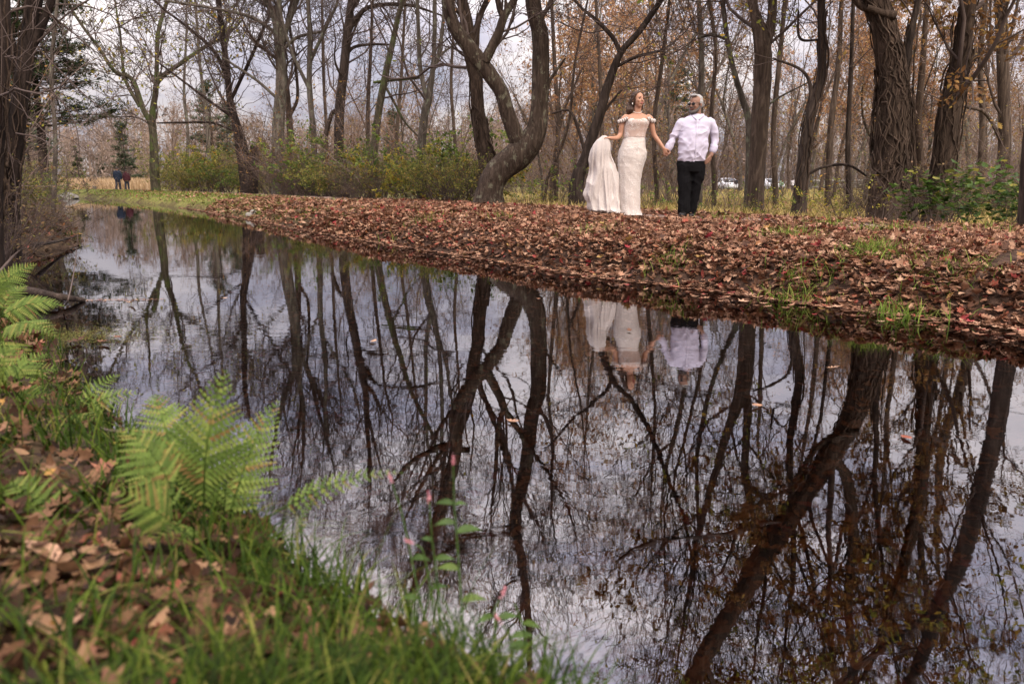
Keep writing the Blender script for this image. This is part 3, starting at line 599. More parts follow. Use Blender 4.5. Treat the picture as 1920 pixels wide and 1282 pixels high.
for (xa, xb), (ya, yb), cnt, kinds, lb, gp in zones:
    for k in range(cnt):
        Y = ya + (yb - ya) * g.random() ** 1.3; px_ = xa + (xb - xa) * (k + g.random()) / cnt if cnt > 1 else xa
        q = P(px_, 341, Y); tgt = math.tan(R(g.uniform(10.5, 17) if px_ > 1000 else g.uniform(5, 9) if px_ < 640 else g.uniform(6, 11))) * Y / 13.; kd = kinds[g.integers(len(kinds))]; pr_ = protos[kd][g.integers(len(protos[kd]))]
        put(pr_, 'woodland_tree', (q[0], q[1], hz(q[0], q[1])), g.random() * 6.28, tgt, lb, 'tree', gp)
# ---- evergreens
def conifer(seed, H, r, crownlow, width, needle, n=9000, size=.3):
    g = np.random.default_rng(seed); t_ = np.linspace(0, 1, 16)
    pl = np.stack([np.cumsum(g.normal(size=16) * .03), np.cumsum(g.normal(size=16) * .03), t_ * H - .2], 1); rd = r * (1 - .93 * t_)
    V, q = tubes(pl[None], rd[None], 9); a = Acc(); a.add(V, q); tr = a.mesh('trunk'); tr.materials.append(M['bark_dark']); tr.shade_smooth()
    nb_ = int(H * 7); u_ = crownlow + (1 - crownlow) * np.sort(g.random(nb_)); p0 = np.stack([np.interp(u_, t_, pl[:, c]) for c in range(3)], 1)
    az = g.random(nb_) * 6.28; L = width * (1.05 - (u_ - crownlow) / (1 - crownlow)) ** .7 * g.uniform(.55, 1.15, nb_)
    PL = np.empty((nb_, 7, 3)); 
    for k in range(7):
        s_ = k / 6; PL[:, k] = p0 + np.stack([np.cos(az) * L * s_, np.sin(az) * L * s_, L * (.18 * s_ - .12 * s_ ** 2 + .1 * s_ ** 3)], 1) + g.normal(size=(nb_, 3)) * .03
    RD = (L * .012 + .01)[:, None] * np.linspace(1, .3, 7)[None]
    V, q = tubes(PL, RD, 4); a = Acc(); a.add(V, q); P2, R2 = spawn(PL, RD, 2.2, .25, .3 * width / 2, .8 * width / 2, g, K=4, angle=(.5, .9), up=.03); V, q = tubes(P2, R2, 3); a.add(V, q)
    br = a.mesh('branches'); br.materials.append(M['twig']); br.shade_smooth()
    al = np.vstack([P2[:, 1:].reshape(-1, 3), PL[:, 3:].reshape(-1, 3)]); k = g.integers(0, len(al), n); pos = al[k] + g.normal(size=(n, 3)) * (.13, .13, .06)
    lf = scatter([SLIM], pos, size * g.uniform(.6, 1.3, n), g, tilt=.6).mesh('foliage'); lf.materials.append(M[needle]); lf.shade_smooth()
    return [('trunk', tr), ('branches', br), ('foliage', lf)]
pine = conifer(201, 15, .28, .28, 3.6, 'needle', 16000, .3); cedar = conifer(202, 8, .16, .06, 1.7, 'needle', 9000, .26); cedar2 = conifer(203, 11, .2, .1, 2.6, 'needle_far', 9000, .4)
for nme, ms, px_, Y, sc, rz, lb in [('pine_tree', pine, 88, 44, 1.0, 0, 'tall dark pine rising behind the thicket at the upper left'), ('pine_tree', pine, 30, 44, 1.1, 2, 'second dark pine half hidden by the left-edge trunks'),
        ('evergreen_tree', cedar2, 238, 104, .75, 1, 'green pointed evergreen just left of the mossy V tree'), ('evergreen_tree', cedar2, 405, 104, 1.2, 2, 'tall dark evergreen behind the ivy-hung stump'), ('evergreen_tree', cedar2, 432, 108, 1.0, 4, 'lower evergreen at the right shoulder of the tall dark one'),
        ('evergreen_tree', cedar, 150, 112, .7, 3, 'small dark evergreen at the edge of the reedy field, left one'), ('evergreen_tree', cedar, 190, 118, .6, 5, 'small dark evergreen at the edge of the reedy field, nearer the walkers'),
        ('evergreen_tree', cedar2, 745, 105, .9, 1, 'faint evergreen low between the mossy leaning tree and the tuning-fork tree'), ('evergreen_tree', cedar2, 1262, 70, .95, 3, 'dark evergreen top showing between the bride and the man'), ('evergreen_tree', cedar2, 60, 90, 1.2, 3.4, 'broad dark evergreen low behind the left bank brush')]:
    q = P(px_, 341, Y); put(ms, nme, (q[0], q[1], hz(q[0], q[1])), rz, sc, lb, 'tree', None)
# ---- the far wood that closes the view, one mass
def far_wood():
    g = np.random.default_rng(5); a = Acc(); n = 900
    px_ = g.uniform(-500, 2600, n); Y = g.uniform(105, 210, n); H = Y * np.tan(np.radians(np.interp(px_, [-200, 100, 170, 240, 330, 420, 520, 700, 1000, 1100, 2600], [7, 5.4, 3.6, 4.2, 5.2, 5.6, 4.0, 4.2, 5, 6, 6.5]))) * g.uniform(.75, 1.1, n)
    X = (px_ - 960) / F * Y * 1.02; K = 9; t_ = np.linspace(0, 1, K)
    PL = np.stack([X[:, None] + np.cumsum(g.normal(size=(n, K)) * .12, 1), Y[:, None] + 0 * t_, t_[None] * H[:, None] - .3], -1); RD = (.16 + .05 * g.random(n))[:, None] * (1 - .85 * t_)[None]
    V, q = tubes(PL, RD, 4); a.add(V, q)
    P1, R1 = spawn(PL, RD, 1.9, .03, 1.2, 3.6, g, K=5, angle=(.4, .9), up=.1, rmin=.03); V, q = tubes(P1, R1, 3); a.add(V, q)
    P2, R2 = spawn(P1, R1, 1.7, .1, .7, 2.0, g, K=4, angle=(.4, .9), up=.06, rmin=.022); V, q = tubes(P2, R2, 3); a.add(V, q)
    al = P2.reshape(-1, 3); k = g.integers(0, len(al), 150000); f = scatter([SLIM], al[k] + g.normal(size=(150000, 3)) * .35, .8 * g.uniform(.5, 1.2, 150000), g)
    for V in f.V: pass
    a2 = a; off = a2.n
    for V, r_ in zip(f.V, f.R): a2.V.append(V); a2.R.append(r_)
    for kk, fl in f.F.items(): a2.F.setdefault(kk, []).extend([x + off for x in fl])
    a2.n += f.n
    return a2.mesh('far_woods')
o_ = link('far_woods', far_wood(), M['far_twig']); tag(o_, 'grey-brown bare woods closing the view beyond the field', 'woods', kind='stuff')
# ================================================================ undergrowth
def bush(seed, H, W, nst, leaf, nleaf, lsize, tmpl, mt, twig='twig', dens=2.4, lean=.5, base=.25):
    g = np.random.default_rng(seed); K = 9
    az = g.random(nst) * 6.28; r0 = np.sqrt(g.random(nst)) * W * base; p = np.stack([np.cos(az) * r0, np.sin(az) * r0, np.full(nst, -.08)], 1)
    az2 = az + g.normal(size=nst) * .6; d = nrm(np.stack([np.cos(az2) * lean, np.sin(az2) * lean, np.ones(nst)], 1) * g.uniform(.5, 1.2, (nst, 1)))
    L = g.uniform(.5, 1.15, nst) * H * 1.15; PL = np.empty((nst, K, 3)); PL[:, 0] = p
    for k in range(1, K):
        d = nrm(d + g.normal(size=(nst, 3)) * .12 + np.array([0, 0, -.06 * k / K]) + np.stack([np.cos(az2), np.sin(az2), 0 * az2], 1) * .05); PL[:, k] = PL[:, k - 1] + d * (L / (K - 1))[:, None]
    RD = (g.uniform(.005, .011, nst) * (H / 1.3) ** .5)[:, None] * np.linspace(1, .35, K)[None]
    a = Acc(); V, q = tubes(PL, RD, 4); a.add(V, q)
    P1, R1 = spawn(PL, RD, dens, .15, .25 * H, .5 * H, g, K=5, bend=.2, up=.02, rmin=.003); V, q = tubes(P1, R1, 3); a.add(V, q)
    P2, R2 = spawn(P1, R1, dens * 1.5, .1, .1 * H, .28 * H, g, K=4, bend=.25, up=.02, rmin=.0025); V, q = tubes(P2, R2, 3); a.add(V, q)
    st = a.mesh('stems'); st.materials.append(M[twig]); st.shade_smooth(); out = [('stems', st)]
    if nleaf:
        al = np.vstack([P2.reshape(-1, 3), P1[:, 1:].reshape(-1, 3)]); k = g.integers(0, len(al), nleaf)
        lf = scatter(tmpl, al[k] + g.normal(size=(nleaf, 3)) * .03, lsize * g.uniform(.6, 1.3, nleaf), g, tilt=.9).mesh('foliage'); lf.materials.append(M[mt]); lf.shade_smooth(); out.append(('foliage', lf))
    return out
B = {'green': [bush(301, 1.5, 1.8, 34, 1, 3000, .075, [OVAL], 'leaf_shrub'), bush(302, 1.2, 2.0, 40, 1, 3400, .07, [OVAL], 'leaf_shrub')],
     'bright': [bush(303, 1.4, 1.6, 26, 1, 2400, .085, [OVAL], 'leaf_green'), bush(304, 1.1, 1.5, 24, 1, 2200, .08, [OVAL], 'leaf_yellow')],
     'brown': [bush(305, 1.3, 2.0, 60, 1, 1500, .05, [OVAL], 'leaf_brownshrub', dens=3.2), bush(306, 1.1, 1.8, 60, 1, 1200, .05, [OVAL], 'leaf_brownshrub', dens=3.2)],
     'sap': [bush(307, 3.4, 1.2, 9, 1, 500, .09, [DIAM], 'leaf_oak', 'twig_red', dens=2.2, lean=.28), bush(308, 4.2, 1.5, 10, 1, 300, .09, [DIAM], 'leaf_yellow', 'twig_red', dens=2.2, lean=.3), bush(309, 2.8, 1.3, 12, 1, 0, .1, [DIAM], 'leaf_oak', 'twig', dens=2.6, lean=.35)],
     'open': [bush(312, .95, .9, 9, 1, 200, .08, [OVAL], 'leaf_green', dens=2.0, lean=.35), bush(313, .85, .9, 8, 1, 170, .075, [OVAL], 'leaf_yellow', dens=2.0, lean=.4), bush(314, .9, .8, 12, 1, 110, .06, [OVAL], 'leaf_brownshrub', dens=2.2, lean=.35)],
     'weed': [bush(310, .7, .8, 18, 1, 420, .06, [OVAL], 'leaf_shrub', dens=2.5, lean=.4), bush(311, .8, .9, 16, 1, 320, .06, [OVAL], 'leaf_yellow', dens=2.5, lean=.4)]}
def shrub(kind, v, px_, Y, sc, lb, gp=None, nme='shrub', rz=None):
    q = P(px_, 345, Y); g = random.Random(int(px_ * 7 + Y * 13)); ms = B[kind][v % len(B[kind])]
    return put(ms, nme, (q[0], q[1], hz(q[0], q[1])), g.random() * 6.28 if rz is None else rz, sc, lb, 'shrub' if nme != 'sapling' else 'sapling', gp)
# one by one along the far side of the path, left to right: kind, variant, pixel x, distance, scale, label
for kd, v, px_, Y, sc, lb in [
    ('green', 0, 335, 52, 1.35, 'olive shrub at the left end of the hedge-like thicket, right of the walkers'), ('green', 1, 362, 48, 1.3, 'rounded olive shrub, second from the left end of the thicket'),
    ('green', 0, 385, 46, 1.7, 'large olive shrub under the low bare limb'), ('bright', 0, 425, 45, 1.4, 'bright green shrub touching the left side of the ivy-hung stump'),
    ('bright', 1, 440, 49, 2.4, 'tall yellow-green shrub rising behind the ivy-hung stump'), ('green', 0, 512, 43, 1.4, 'olive shrub just right of the ivy-hung stump'),
    ('brown', 0, 552, 36, 1.0, 'dense brown twiggy shrub right of the stump, low over the path'), ('brown', 1, 585, 33, 1.45, 'second dense brown twiggy shrub, at the foot of the straight forked tree'),
    ('brown', 0, 560, 38, 2.2, 'tall reddish-brown thicket behind the low twiggy shrubs'), ('green', 1, 628, 30.5, 1.3, 'green shrub growing at the foot of the stout dark trunk'),
    ('bright', 0, 655, 33, 1.9, 'tall bright green shrub behind the foot of the stout dark trunk'), ('brown', 1, 690, 27.5, 1.15, 'brown twiggy shrub beneath the leaning mossy tree'),
    ('bright', 1, 722, 29, 1.4, 'yellow-green shrub beneath the leaning mossy tree'), ('bright', 1, 770, 26, 1.2, 'yellow-leaved shrub left of the tuning-fork tree'),
    ('bright', 0, 812, 27.5, 1.75, 'tall bright green shrub at the foot of the tuning-fork tree'), ('green', 0, 838, 23.5, .95, 'low olive shrub left of the curved tree beside the path'),
    ('brown', 0, 868, 24.5, 1.15, 'brown shrub close against the left of the curved trunk'), ('bright', 1, 860, 28, 1.6, 'yellow-tinged shrub behind the vine-hung trunk'),
    ('open', 0, 988, 21, 0.93, 'low green shrub right of the curved tree foot'), ('open', 1, 1035, 20, 0.83, 'low bright green shrub between the curved tree and the dress'),
    ('open', 2, 1045, 23.5, 1.20, 'brown twiggy shrub behind the low green plants right of the curved tree'), ('open', 0, 1085, 17.6, 0.83, 'low green plant tuft touching the gathered train'),
    ('open', 0, 1225, 16.0, 0.75, 'green and yellow shrub between the bride and the man'), 
    ('open', 0, 1345, 15.5, 0.60, 'thin green shrub right of the man\'s trousers'), ('open', 2, 1372, 16.5, 0.57, 'dry twiggy shrub left of the first forked trunk'),
    ('open', 1, 1425, 15.2, 0.63, 'leafy green shrub at the foot of the first forked trunk'), ('open', 0, 1462, 15.0, 0.52, 'low green shrub between the forked trunk and the crooked one'),
    ('open', 1, 1560, 14.2, 0.60, 'yellow-green shrub right of the crooked dark trunk'), ('open', 1, 1592, 13.6, 0.93, 'bright green leafy shrub left of the massive vined trunk'),
    ('open', 2, 1640, 13.6, 0.90, 'brown tangled shrub at the front of the massive vined trunk'), ('open', 2, 1745, 13.8, 1.20, 'brown shrub between the two thick vined trunks')]:
    shrub(kd, v, px_, Y, sc, lb)
g = np.random.default_rng(91)
for (xa, xb), (ya, yb), cnt, kinds, (s0, s1), lb, gp, nme in [
    ((480, 900), (27, 55), 30, ['sap', 'sap', 'open'], (.7, 1.4), 'thin bare sapling in the thicket behind the green shrubs', 'saplings behind the green shrubs', 'sapling'),
    ((1000, 1300), (24, 50), 20, ['sap'], (.7, 1.2), 'twiggy russet sapling in the woods behind the bride', 'saplings behind the bride', 'sapling'),
    ((1300, 1620), (24, 50), 11, ['sap'], (.6, 1.05), 'slender twiggy sapling among the trunks right of the man', 'saplings right of the man', 'sapling'),
    ((1600, 1990), (20, 42), 20, ['sap', 'sap', 'brown'], (.6, 1.1), 'brown sapling among the thick vined trunks', 'saplings among the vined trunks', 'sapling'),
    ((980, 1960), (15.5, 27), 26, ['weed'], (.3, .6), 'low leafy weed clump on the ground beyond the path', 'weeds beyond the path', 'weed_clump'),
    ((330, 980), (60, 100), 20, ['brown', 'green'], (1.6, 2.6), 'far olive-brown shrub beyond the row of trees', 'far shrubs on the left', 'shrub'),
    ((-90, 90), (80, 130), 9, ['brown', 'green', 'sap'], (1.8, 3.0), 'far dull shrub at the end of the canal', 'far shrubs at the canal end', 'shrub')]:
    for k in range(cnt):
        x_ = xa + (xb - xa) * (k + g.random()) / cnt; Y = ya + (yb - ya) * g.random() ** 1.4
        q = P(x_, 345, Y); d_ = dr_dl(np.array([q[0]]), np.array([q[1]]))[0][0]
        if d_ < 5.3: Y += (5.4 - d_) * 1.9
        kd = kinds[g.integers(len(kinds))]; e = shrub(kd, int(g.integers(4)), x_, Y, g.uniform(s0, s1), lb, gp, nme)
        if nme == 'weed_clump': e['category'] = 'weed'
# ---- brush on the left bank
LB = [('brown', 0, -40, 9.0, .8, 'tangled brown brush at the foot of the dark left-bank trunk'), ('brown', 1, 25, 12.2, .5, 'brown brush overhanging the water on the left bank'), ('brown', 0, 98, 13.2, .3, 'brown brush at the tip of the left bank'),
      ('green', 1, 25, 17, .8, 'green-leaved shrub on the left bank beneath the thin grey stem'), ('brown', 1, -60, 16, 1.4, 'tall brown thicket on the left bank behind the dark trunks'), ('bright', 0, 70, 26, .8, 'greener shrub farther along the left bank'),
      ('sap', 2, -60, 11, .8, 'arching bare sapling tangled with the dark left-bank trunk'), ('sap', 1, -40, 15, .8, 'arching sapling leaning out over the left bank'), ('sap', 0, -90, 13, .9, 'sapling at the extreme left edge behind the dark trunks'), ('brown', 0, 30, 30, 1.2, 'dull shrub at the far end of the left bank')]
for kd, v, px_, Y, sc, lb in LB: shrub(kd, v, px_, Y, sc, lb, None, 'sapling' if kd == 'sap' else 'shrub')
# arching bare canes hanging from the left trees over the water
def cane(k, pts, rad, lb):
    g = np.random.default_rng(500 + k); pl = catmull(np.array([P(*p) for p in pts]), 16); rd = np.linspace(rad, rad * .3, 16); b = pl[0].copy()
    V, q = tubes(pl[None] - b, rd[None], 5); a = Acc(); a.add(V, q); P1, R1 = spawn(pl[None] - b, rd[None], 5, .2, .25, .9, g, K=6, angle=(.4, .9), up=-.09, bend=.15, rmin=.003); 
    P2, R2 = spawn(P1, R1, 5, .2, .1, .3, g, K=4, up=-.03, rmin=.0025)
    e = empty('hanging_branch', b, lb, 'branch'); link('limb', a.mesh('limb'), M['twig'], e); a = Acc()
    for q_ in ((P1, R1), (P2, R2)): V, f = tubes(*q_, 3); a.add(V, f)
    link('twigs', a.mesh('twigs'), M['twig'], e)
for k, (pts, r_, lb) in enumerate([([(45, 60, 9.8), (90, 110, 9.8), (150, 170, 9.6), (200, 215, 9.5), (215, 250, 9.5)], .012, 'long bare cane arching out from the dark trunk to hang over the water'),
                  ([(40, 150, 9.8), (100, 175, 9.5), (140, 230, 9.4), (150, 290, 9.4)], .011, 'shorter drooping cane under the long arching one'),
                  ([(30, 250, 9.6), (80, 262, 9.5), (120, 300, 9.3), (128, 350, 9.3)], .01, 'lowest drooping cane above the left-bank brush'),
                  ([(60, 20, 9.8), (110, 40, 9.8), (170, 90, 9.8), (210, 120, 9.8)], .011, 'topmost bare cane reaching right across the sky')]):
    cane(k, pts, r_, lb)
# ---- leafy green plants at the right: broad compound leaves
def broad(seed, H, nst, nl, size):
    g = np.random.default_rng(seed); K = 8; az = g.random(nst) * 6.28
    d = nrm(np.stack([np.cos(az) * .45, np.sin(az) * .45, np.ones(nst)], 1)); PL = np.empty((nst, K, 3)); PL[:, 0] = g.normal(size=(nst, 3)) * (.12, .12, 0) - (0, 0, .05); L = g.uniform(.7, 1.1, nst) * H
    for k in range(1, K): d = nrm(d + g.normal(size=(nst, 3)) * .08); PL[:, k] = PL[:, k - 1] + d * (L / (K - 1))[:, None]
    RD = .006 * np.ones((nst, 1)) * np.linspace(1, .5, K)[None]; a = Acc(); V, q = tubes(PL, RD, 4); a.add(V, q)
    P1, R1 = spawn(PL, RD, 6, .3, .18, .36, g, K=5, angle=(.9, 1.4), up=.02, rmin=.002); V, q = tubes(P1, R1, 3); a.add(V, q)
    st = a.mesh('stems'); st.materials.append(M['twig']); st.shade_smooth()
    pos = np.vstack([P1[:, i] + g.normal(size=(len(P1), 3)) * .03 for i in (2, 3, 4, 4)]); n = len(pos)
    lf = scatter([OVAL], pos, size * g.uniform(.7, 1.25, n), g, tilt=.4).mesh('foliage'); lf.materials.append(M['broadleaf']); lf.shade_smooth()
    return [('stems', st), ('foliage', lf)]
BR = [broad(401, 1.0, 8, 0, .17), broad(402, .8, 7, 0, .15)]
for k, (px_, Y, sc, lb) in enumerate([(1712, 12.8, .8, 'broad-leaved green plant at the right foot of the massive vined trunk'), (1755, 12.4, .8, 'broad-leaved green plant in front of the right-leaning vined trunk'), (1820, 12.2, .85, 'broad-leaved green plant at the path edge below the greyish far trunk'),
        (1862, 11.6, .7, 'broad-leaved green plant just left of the near edge trunk'), (1900, 12.2, .75, 'broad-leaved green plant tucked behind the near edge trunk'), (1905, 10.6, .6, 'lowest broad-leaved plant at the right edge of the photo'), (1790, 14., 1.1, 'taller broad-leaved plant behind the others at the right'), (1945, 11, 1.1, 'broad-leaved plant beyond the near edge trunk')]):
    q = P(px_, 345, Y); put(BR[k % 2], 'leafy_plant', (q[0], q[1], hz(q[0], q[1])), k * 1.3, sc, lb, 'plant', 'broad-leaved plants at the path edge')
# ================================================================ ground cover (stuff)
def sample_bank(n, g, which, d0, d1, ylo, yhi, pw=1.0):
    """random ground points at signed distance d0..d1 from a waterline, denser near the camera"""
    line = RWd if which == 'R' else LWd; seg = np.linalg.norm(np.diff(line, axis=0), axis=1); mid = (line[1:] + line[:-1]) / 2
    ok = (mid[:, 1] > ylo) & (mid[:, 1] < yhi); dist = np.hypot(mid[:, 0], mid[:, 1]); w_ = np.where(ok, seg / np.maximum(dist, 1.5) ** pw, 0); w_ /= w_.sum()
    k = g.choice(len(seg), n, p=w_); t_ = g.random(n)[:, None]; p = line[k] * (1 - t_) + line[k + 1] * t_; tn = nrm(line[k + 1] - line[k]); nr_ = np.stack([tn[:, 1], -tn[:, 0]], 1) * (1 if which == 'R' else -1)
    q = p + nr_ * (d0 + (d1 - d0) * g.random(n))[:, None]
    return q
g = np.random.default_rng(33)
def litter(name, Q, size, g, lift=.012, tilt=.42, tm=None, curl=.6, mt='litter'):
    z = height(Q[:, 0], Q[:, 1]); pos = np.column_stack([Q, np.maximum(z, .0) + lift * g.random(len(Q)) * 2.2 + .004])
    a = scatter(tm or [OAK, MAPLE, OAK, OVAL], pos, size * g.uniform(.6, 1.25, len(Q)), g, tilt=tilt, curl=curl); return a
Q = np.vstack([sample_bank(42000, g, 'R', -.05, 2.6, 3.5, 16, 1.0), sample_bank(8500, g, 'R', 2.6, 5.4, 3.5, 22, .8), sample_bank(9000, g, 'R', -.05, 2.4, 13, 27, .6), sample_bank(1600, g, 'R', 0, 3.2, 26, 50, .3)])
dist = np.hypot(Q[:, 0], Q[:, 1]); sz = np.where(dist > 14, .112, .075) * np.where(g.random(len(Q)) < .12, 1.35, 1)
a = litter('x', Q, sz, g, lift=.02, tilt=.55); o_ = link('fallen_leaves', a.mesh('fallen_leaves'), M['litter']); tag(o_, 'brown oak and maple leaves covering the far bank and path', 'fallen leaves', kind='stuff')
Q0 = sample_bank(9000, g, 'L', .02, 2.4, -.6, 9, .6); Q0 = Q0[(nz2(Q0[:, 0], Q0[:, 1], 2.2, 4) > -.6) & (np.hypot(Q0[:, 0], Q0[:, 1]) > .75)]; Qx = np.vstack([G(px_, py_, .33)[:2] + g.normal(size=(nn_, 2)) * rr_ for px_, py_, rr_, nn_ in ((60, 900, .2, 170), (110, 1040, .15, 230), (330, 1010, .11, 150), (40, 820, .2, 80), (200, 1180, .09, 60), (430, 1060, .08, 90))]); Q = np.vstack([Q0, Qx[dr_dl(Qx[:, 0], Qx[:, 1])[1] > 0], sample_bank(2600, g, 'L', .0, 2.4, 8, 20, .6)])
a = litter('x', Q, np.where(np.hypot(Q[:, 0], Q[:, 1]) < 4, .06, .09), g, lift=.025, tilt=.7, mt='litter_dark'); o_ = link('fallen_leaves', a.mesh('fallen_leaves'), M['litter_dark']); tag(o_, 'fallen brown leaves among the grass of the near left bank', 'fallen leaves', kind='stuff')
# leaf scum drifted along the waterline
Q = np.vstack([sample_bank(2600, g, 'R', -.22, .03, 4, 30, .8), sample_bank(260, g, 'R', -.6, -.1, 4, 20, .8)]); pos = np.column_stack([Q, np.full(len(Q), .004)])
a = scatter([OAK, MAPLE, OVAL], pos, .085 * g.uniform(.5, 1.2, len(Q)), g, tilt=.06, curl=.2); o_ = link('drifted_leaves', a.mesh('drifted_leaves'), M['litter']); tag(o_, 'band of floating leaves gathered along the far waterline', 'floating leaves', kind='stuff')
# sunken leaves on the canal bed
n = 14000; Y_ = 1.6 + 10 * g.random(n) ** 1.4; X_ = g.uniform(-.9, .9, n) * Y_; a_, b_ = dr_dl(X_, Y_); k = (a_ < -.1) & (b_ < -.1)
Qb = np.column_stack([X_, Y_])[k]; a = scatter([OAK, MAPLE, OVAL], np.column_stack([Qb, height(Qb[:, 0], Qb[:, 1]) + .01 + .02 * g.random(len(Qb))]), .1 * g.uniform(.6, 1.25, len(Qb)), g, tilt=.25, curl=.4); o_ = link('sunken_leaves', a.mesh('sunken_leaves'), M['litter']); tag(o_, 'brown leaves lying on the canal bed under the water', 'sunken leaves', kind='stuff')
# single leaves drifting out on the water
for k, (px_, py_, lb) in enumerate([(1010, 560, 'small leaf drifting near the reflection of the curved tree'), (700, 640, 'lone leaf drifting left of the curved tree reflection'), (1180, 620, 'small leaf drifting beside the reflected gown'), (1420, 760, 'leaf drifting below the reflected man, to his right'), (1700, 820, 'leaf drifting at the far right of the water'), (960, 790, 'leaf drifting in the middle of the water'), (1560, 690, 'leaf drifting near the reflected massive trunk'), (420, 560, 'tiny leaf drifting in the upper left water')]):
    o_ = link('drifting_leaf', scatter([OAK, OVAL], np.zeros((1, 3)), .07, g, tilt=.12, curl=.4).mesh('drifting_leaf'), M['litter']); o_.location = G(px_, py_, .006); tag(o_, lb, 'leaf', 'single leaves drifting on open water')
# woodland floor leaves beyond the path
n = 16000; Y_ = 13 + 26 * g.random(n) ** 1.6; X_ = (g.uniform(930, 2000, n) - 960) / F * Y_; dd = dr_dl(X_, Y_)[0]; k = dd > 4.6
a = litter('x', np.column_stack([X_, Y_])[k], .13, g, tilt=.5, tm=[DIAM, OVAL]); o_ = link('woodland_leaves', a.mesh('woodland_leaves'), M['litter']); tag(o_, 'brown leaves strewn on the woodland floor beyond the path', 'fallen leaves', kind='stuff')
# ---- grass blades
def blades(Q, z, H, W, g, bend=.6, K=5, up=0.0):
    n = len(Q); az = g.random(n) * 6.28; L = H * g.uniform(.5, 1.25, n); bd = bend * g.uniform(.3, 1.5, n); s_ = np.linspace(0, 1, K)
    hx = L[:, None] * (s_ ** 1.8)[None] * np.sin(bd)[:, None]; hz_ = L[:, None] * (s_[None] - (s_ ** 2.4)[None] * (1 - np.cos(bd))[:, None] * 1.1)
    cx = Q[:, 0, None] + np.cos(az)[:, None] * hx; cy_ = Q[:, 1, None] + np.sin(az)[:, None] * hx; cz = z[:, None] + hz_
    wv = W * g.uniform(.6, 1.3, n)[:, None] * (1 - s_ ** 1.7)[None] * .5 + .0004; az3 = az + 1.57 + g.normal(size=n) * .5; px_, py_ = np.cos(az3)[:, None], np.sin(az3)[:, None]
    V = np.stack([np.stack([cx - px_ * wv, cy_ - py_ * wv, cz], -1), np.stack([cx + px_ * wv, cy_ + py_ * wv, cz], -1)], 2)  # n,K,2,3
    b = (np.arange(n) * K * 2)[:, None] + (np.arange(K - 1) * 2)[None]; q = np.stack([b, b + 1, b + 3, b + 2], -1).reshape(-1, 4)
    return V.reshape(-1, 3), q, np.repeat(g.random(n), K * 2)
def grass(name, Q, H, W, mt, lb, cat='grass', bend=.7, zoff=0., K=5):
    z = np.maximum(height(Q[:, 0], Q[:, 1]), 0) - .01 + zoff; a = Acc(); V, q, r_ = blades(Q, z, H, W, g, bend, K); a.add(V, q, r_)
    o = link(name, a.mesh(name), M[mt]); return tag(o, lb, cat, kind='stuff')
def clump(Q, s, thr=.0, k=0): return Q[nz2(Q[:, 0], Q[:, 1], s, k) > thr]
Qg = np.vstack([clump(sample_bank(26000, g, 'L', -.01, 2.2, -.9, 5.5, .9), 2.3, -.45), clump(sample_bank(7000, g, 'L', -.01, 1.6, 5, 14, .6), 1.4, .1), sample_bank(1200, g, 'L', -.03, .3, .8, 2.6, .5)])
dc = np.hypot(Qg[:, 0], Qg[:, 1]); pc_ = G(75, 930, .35)[:2]; Qg = np.vstack([Qg] + [G(px_, py_, .36)[:2] + g.normal(size=(nn_, 2)) * rr_ for px_, py_, rr_, nn_ in ((450, 1190, .09, 380), (620, 1160, .1, 340), (750, 1230, .08, 300), (330, 1240, .07, 190), (560, 1250, .07, 240), (150, 1250, .08, 100))]); Qg = Qg[dr_dl(Qg[:, 0], Qg[:, 1])[1] > -.03]; dc = np.hypot(Qg[:, 0], Qg[:, 1]); Qg = Qg[(dc > .55) & ~((np.hypot(Qg[:, 0] - pc_[0], Qg[:, 1] - pc_[1]) < .3) & (g.random(len(Qg)) < .5)) & ~((Qg[:, 0] > .12) & (g.random(len(Qg)) < .75))]
grass('grass', Qg, .16, .0065, 'grass', 'bright green grass growing on the near left bank', bend=.9)
Ql = np.vstack([G(px_, py_, .2)[:2] + g.normal(size=(nn_, 2)) * rr_ for px_, py_, rr_, nn_ in ((800, 1240, .06, 26), (900, 1262, .06, 24), (690, 1180, .06, 14), (600, 1110, .05, 8), (150, 830, .1, 20))]); grass('tall_grass', Ql, .25, .0045, 'grass', 'longer thin grass blades arching out over the near water edge', bend=.75, K=8)
Qf = np.vstack([sample_bank(17000, g, 'R', .15, 3.0, 21, 55, .3), clump(sample_bank(7000, g, 'R', .1, 2.2, 15, 24, .3), 1.2, .25)])
grass('grass_verge', Qf, .10, .016, 'grass_bright', 'short green grass verge between the path and the canal at the left', bend=.8, K=3)
Qt = []
for px_, py_, rad, n in [(1475, 475, .28, 260), (1500, 505, .25, 200), (1640, 500, .22, 220), (1660, 470, .3, 200), (1560, 455, .35, 160), (1780, 520, .3, 160), (1250, 480, .25, 90), (1110, 455, .3, 70), (1700, 530, .2, 120), (800, 425, .5, 120), (1350, 440, .3, 90), (1620, 500, .16, 150), (940, 430, .3, 80), (1850, 470, .35, 120)]:
    c_ = G(px_, py_, .25); Qt.append(c_[:2] + g.normal(size=(n, 2)) * rad * .6)
grass('grass_tufts', np.vstack(Qt), .17, .007, 'grass_bright', 'green grass tufts poking through the leaves of the far bank', bend=.9)
n = 40000; Y_ = 15 + 75 * g.random(n) ** 1.5; X_ = (g.uniform(940, 2000, n) - 960) / F * Y_; dd = dr_dl(X_, Y_)[0]
Qw = np.column_stack([X_, Y_])[dd > 5]; grass('field_grass', clump(Qw, .9, -.35), .22, .03, 'fieldgrass', 'tawny and green grass of the field behind the couple', bend=.7, K=3)
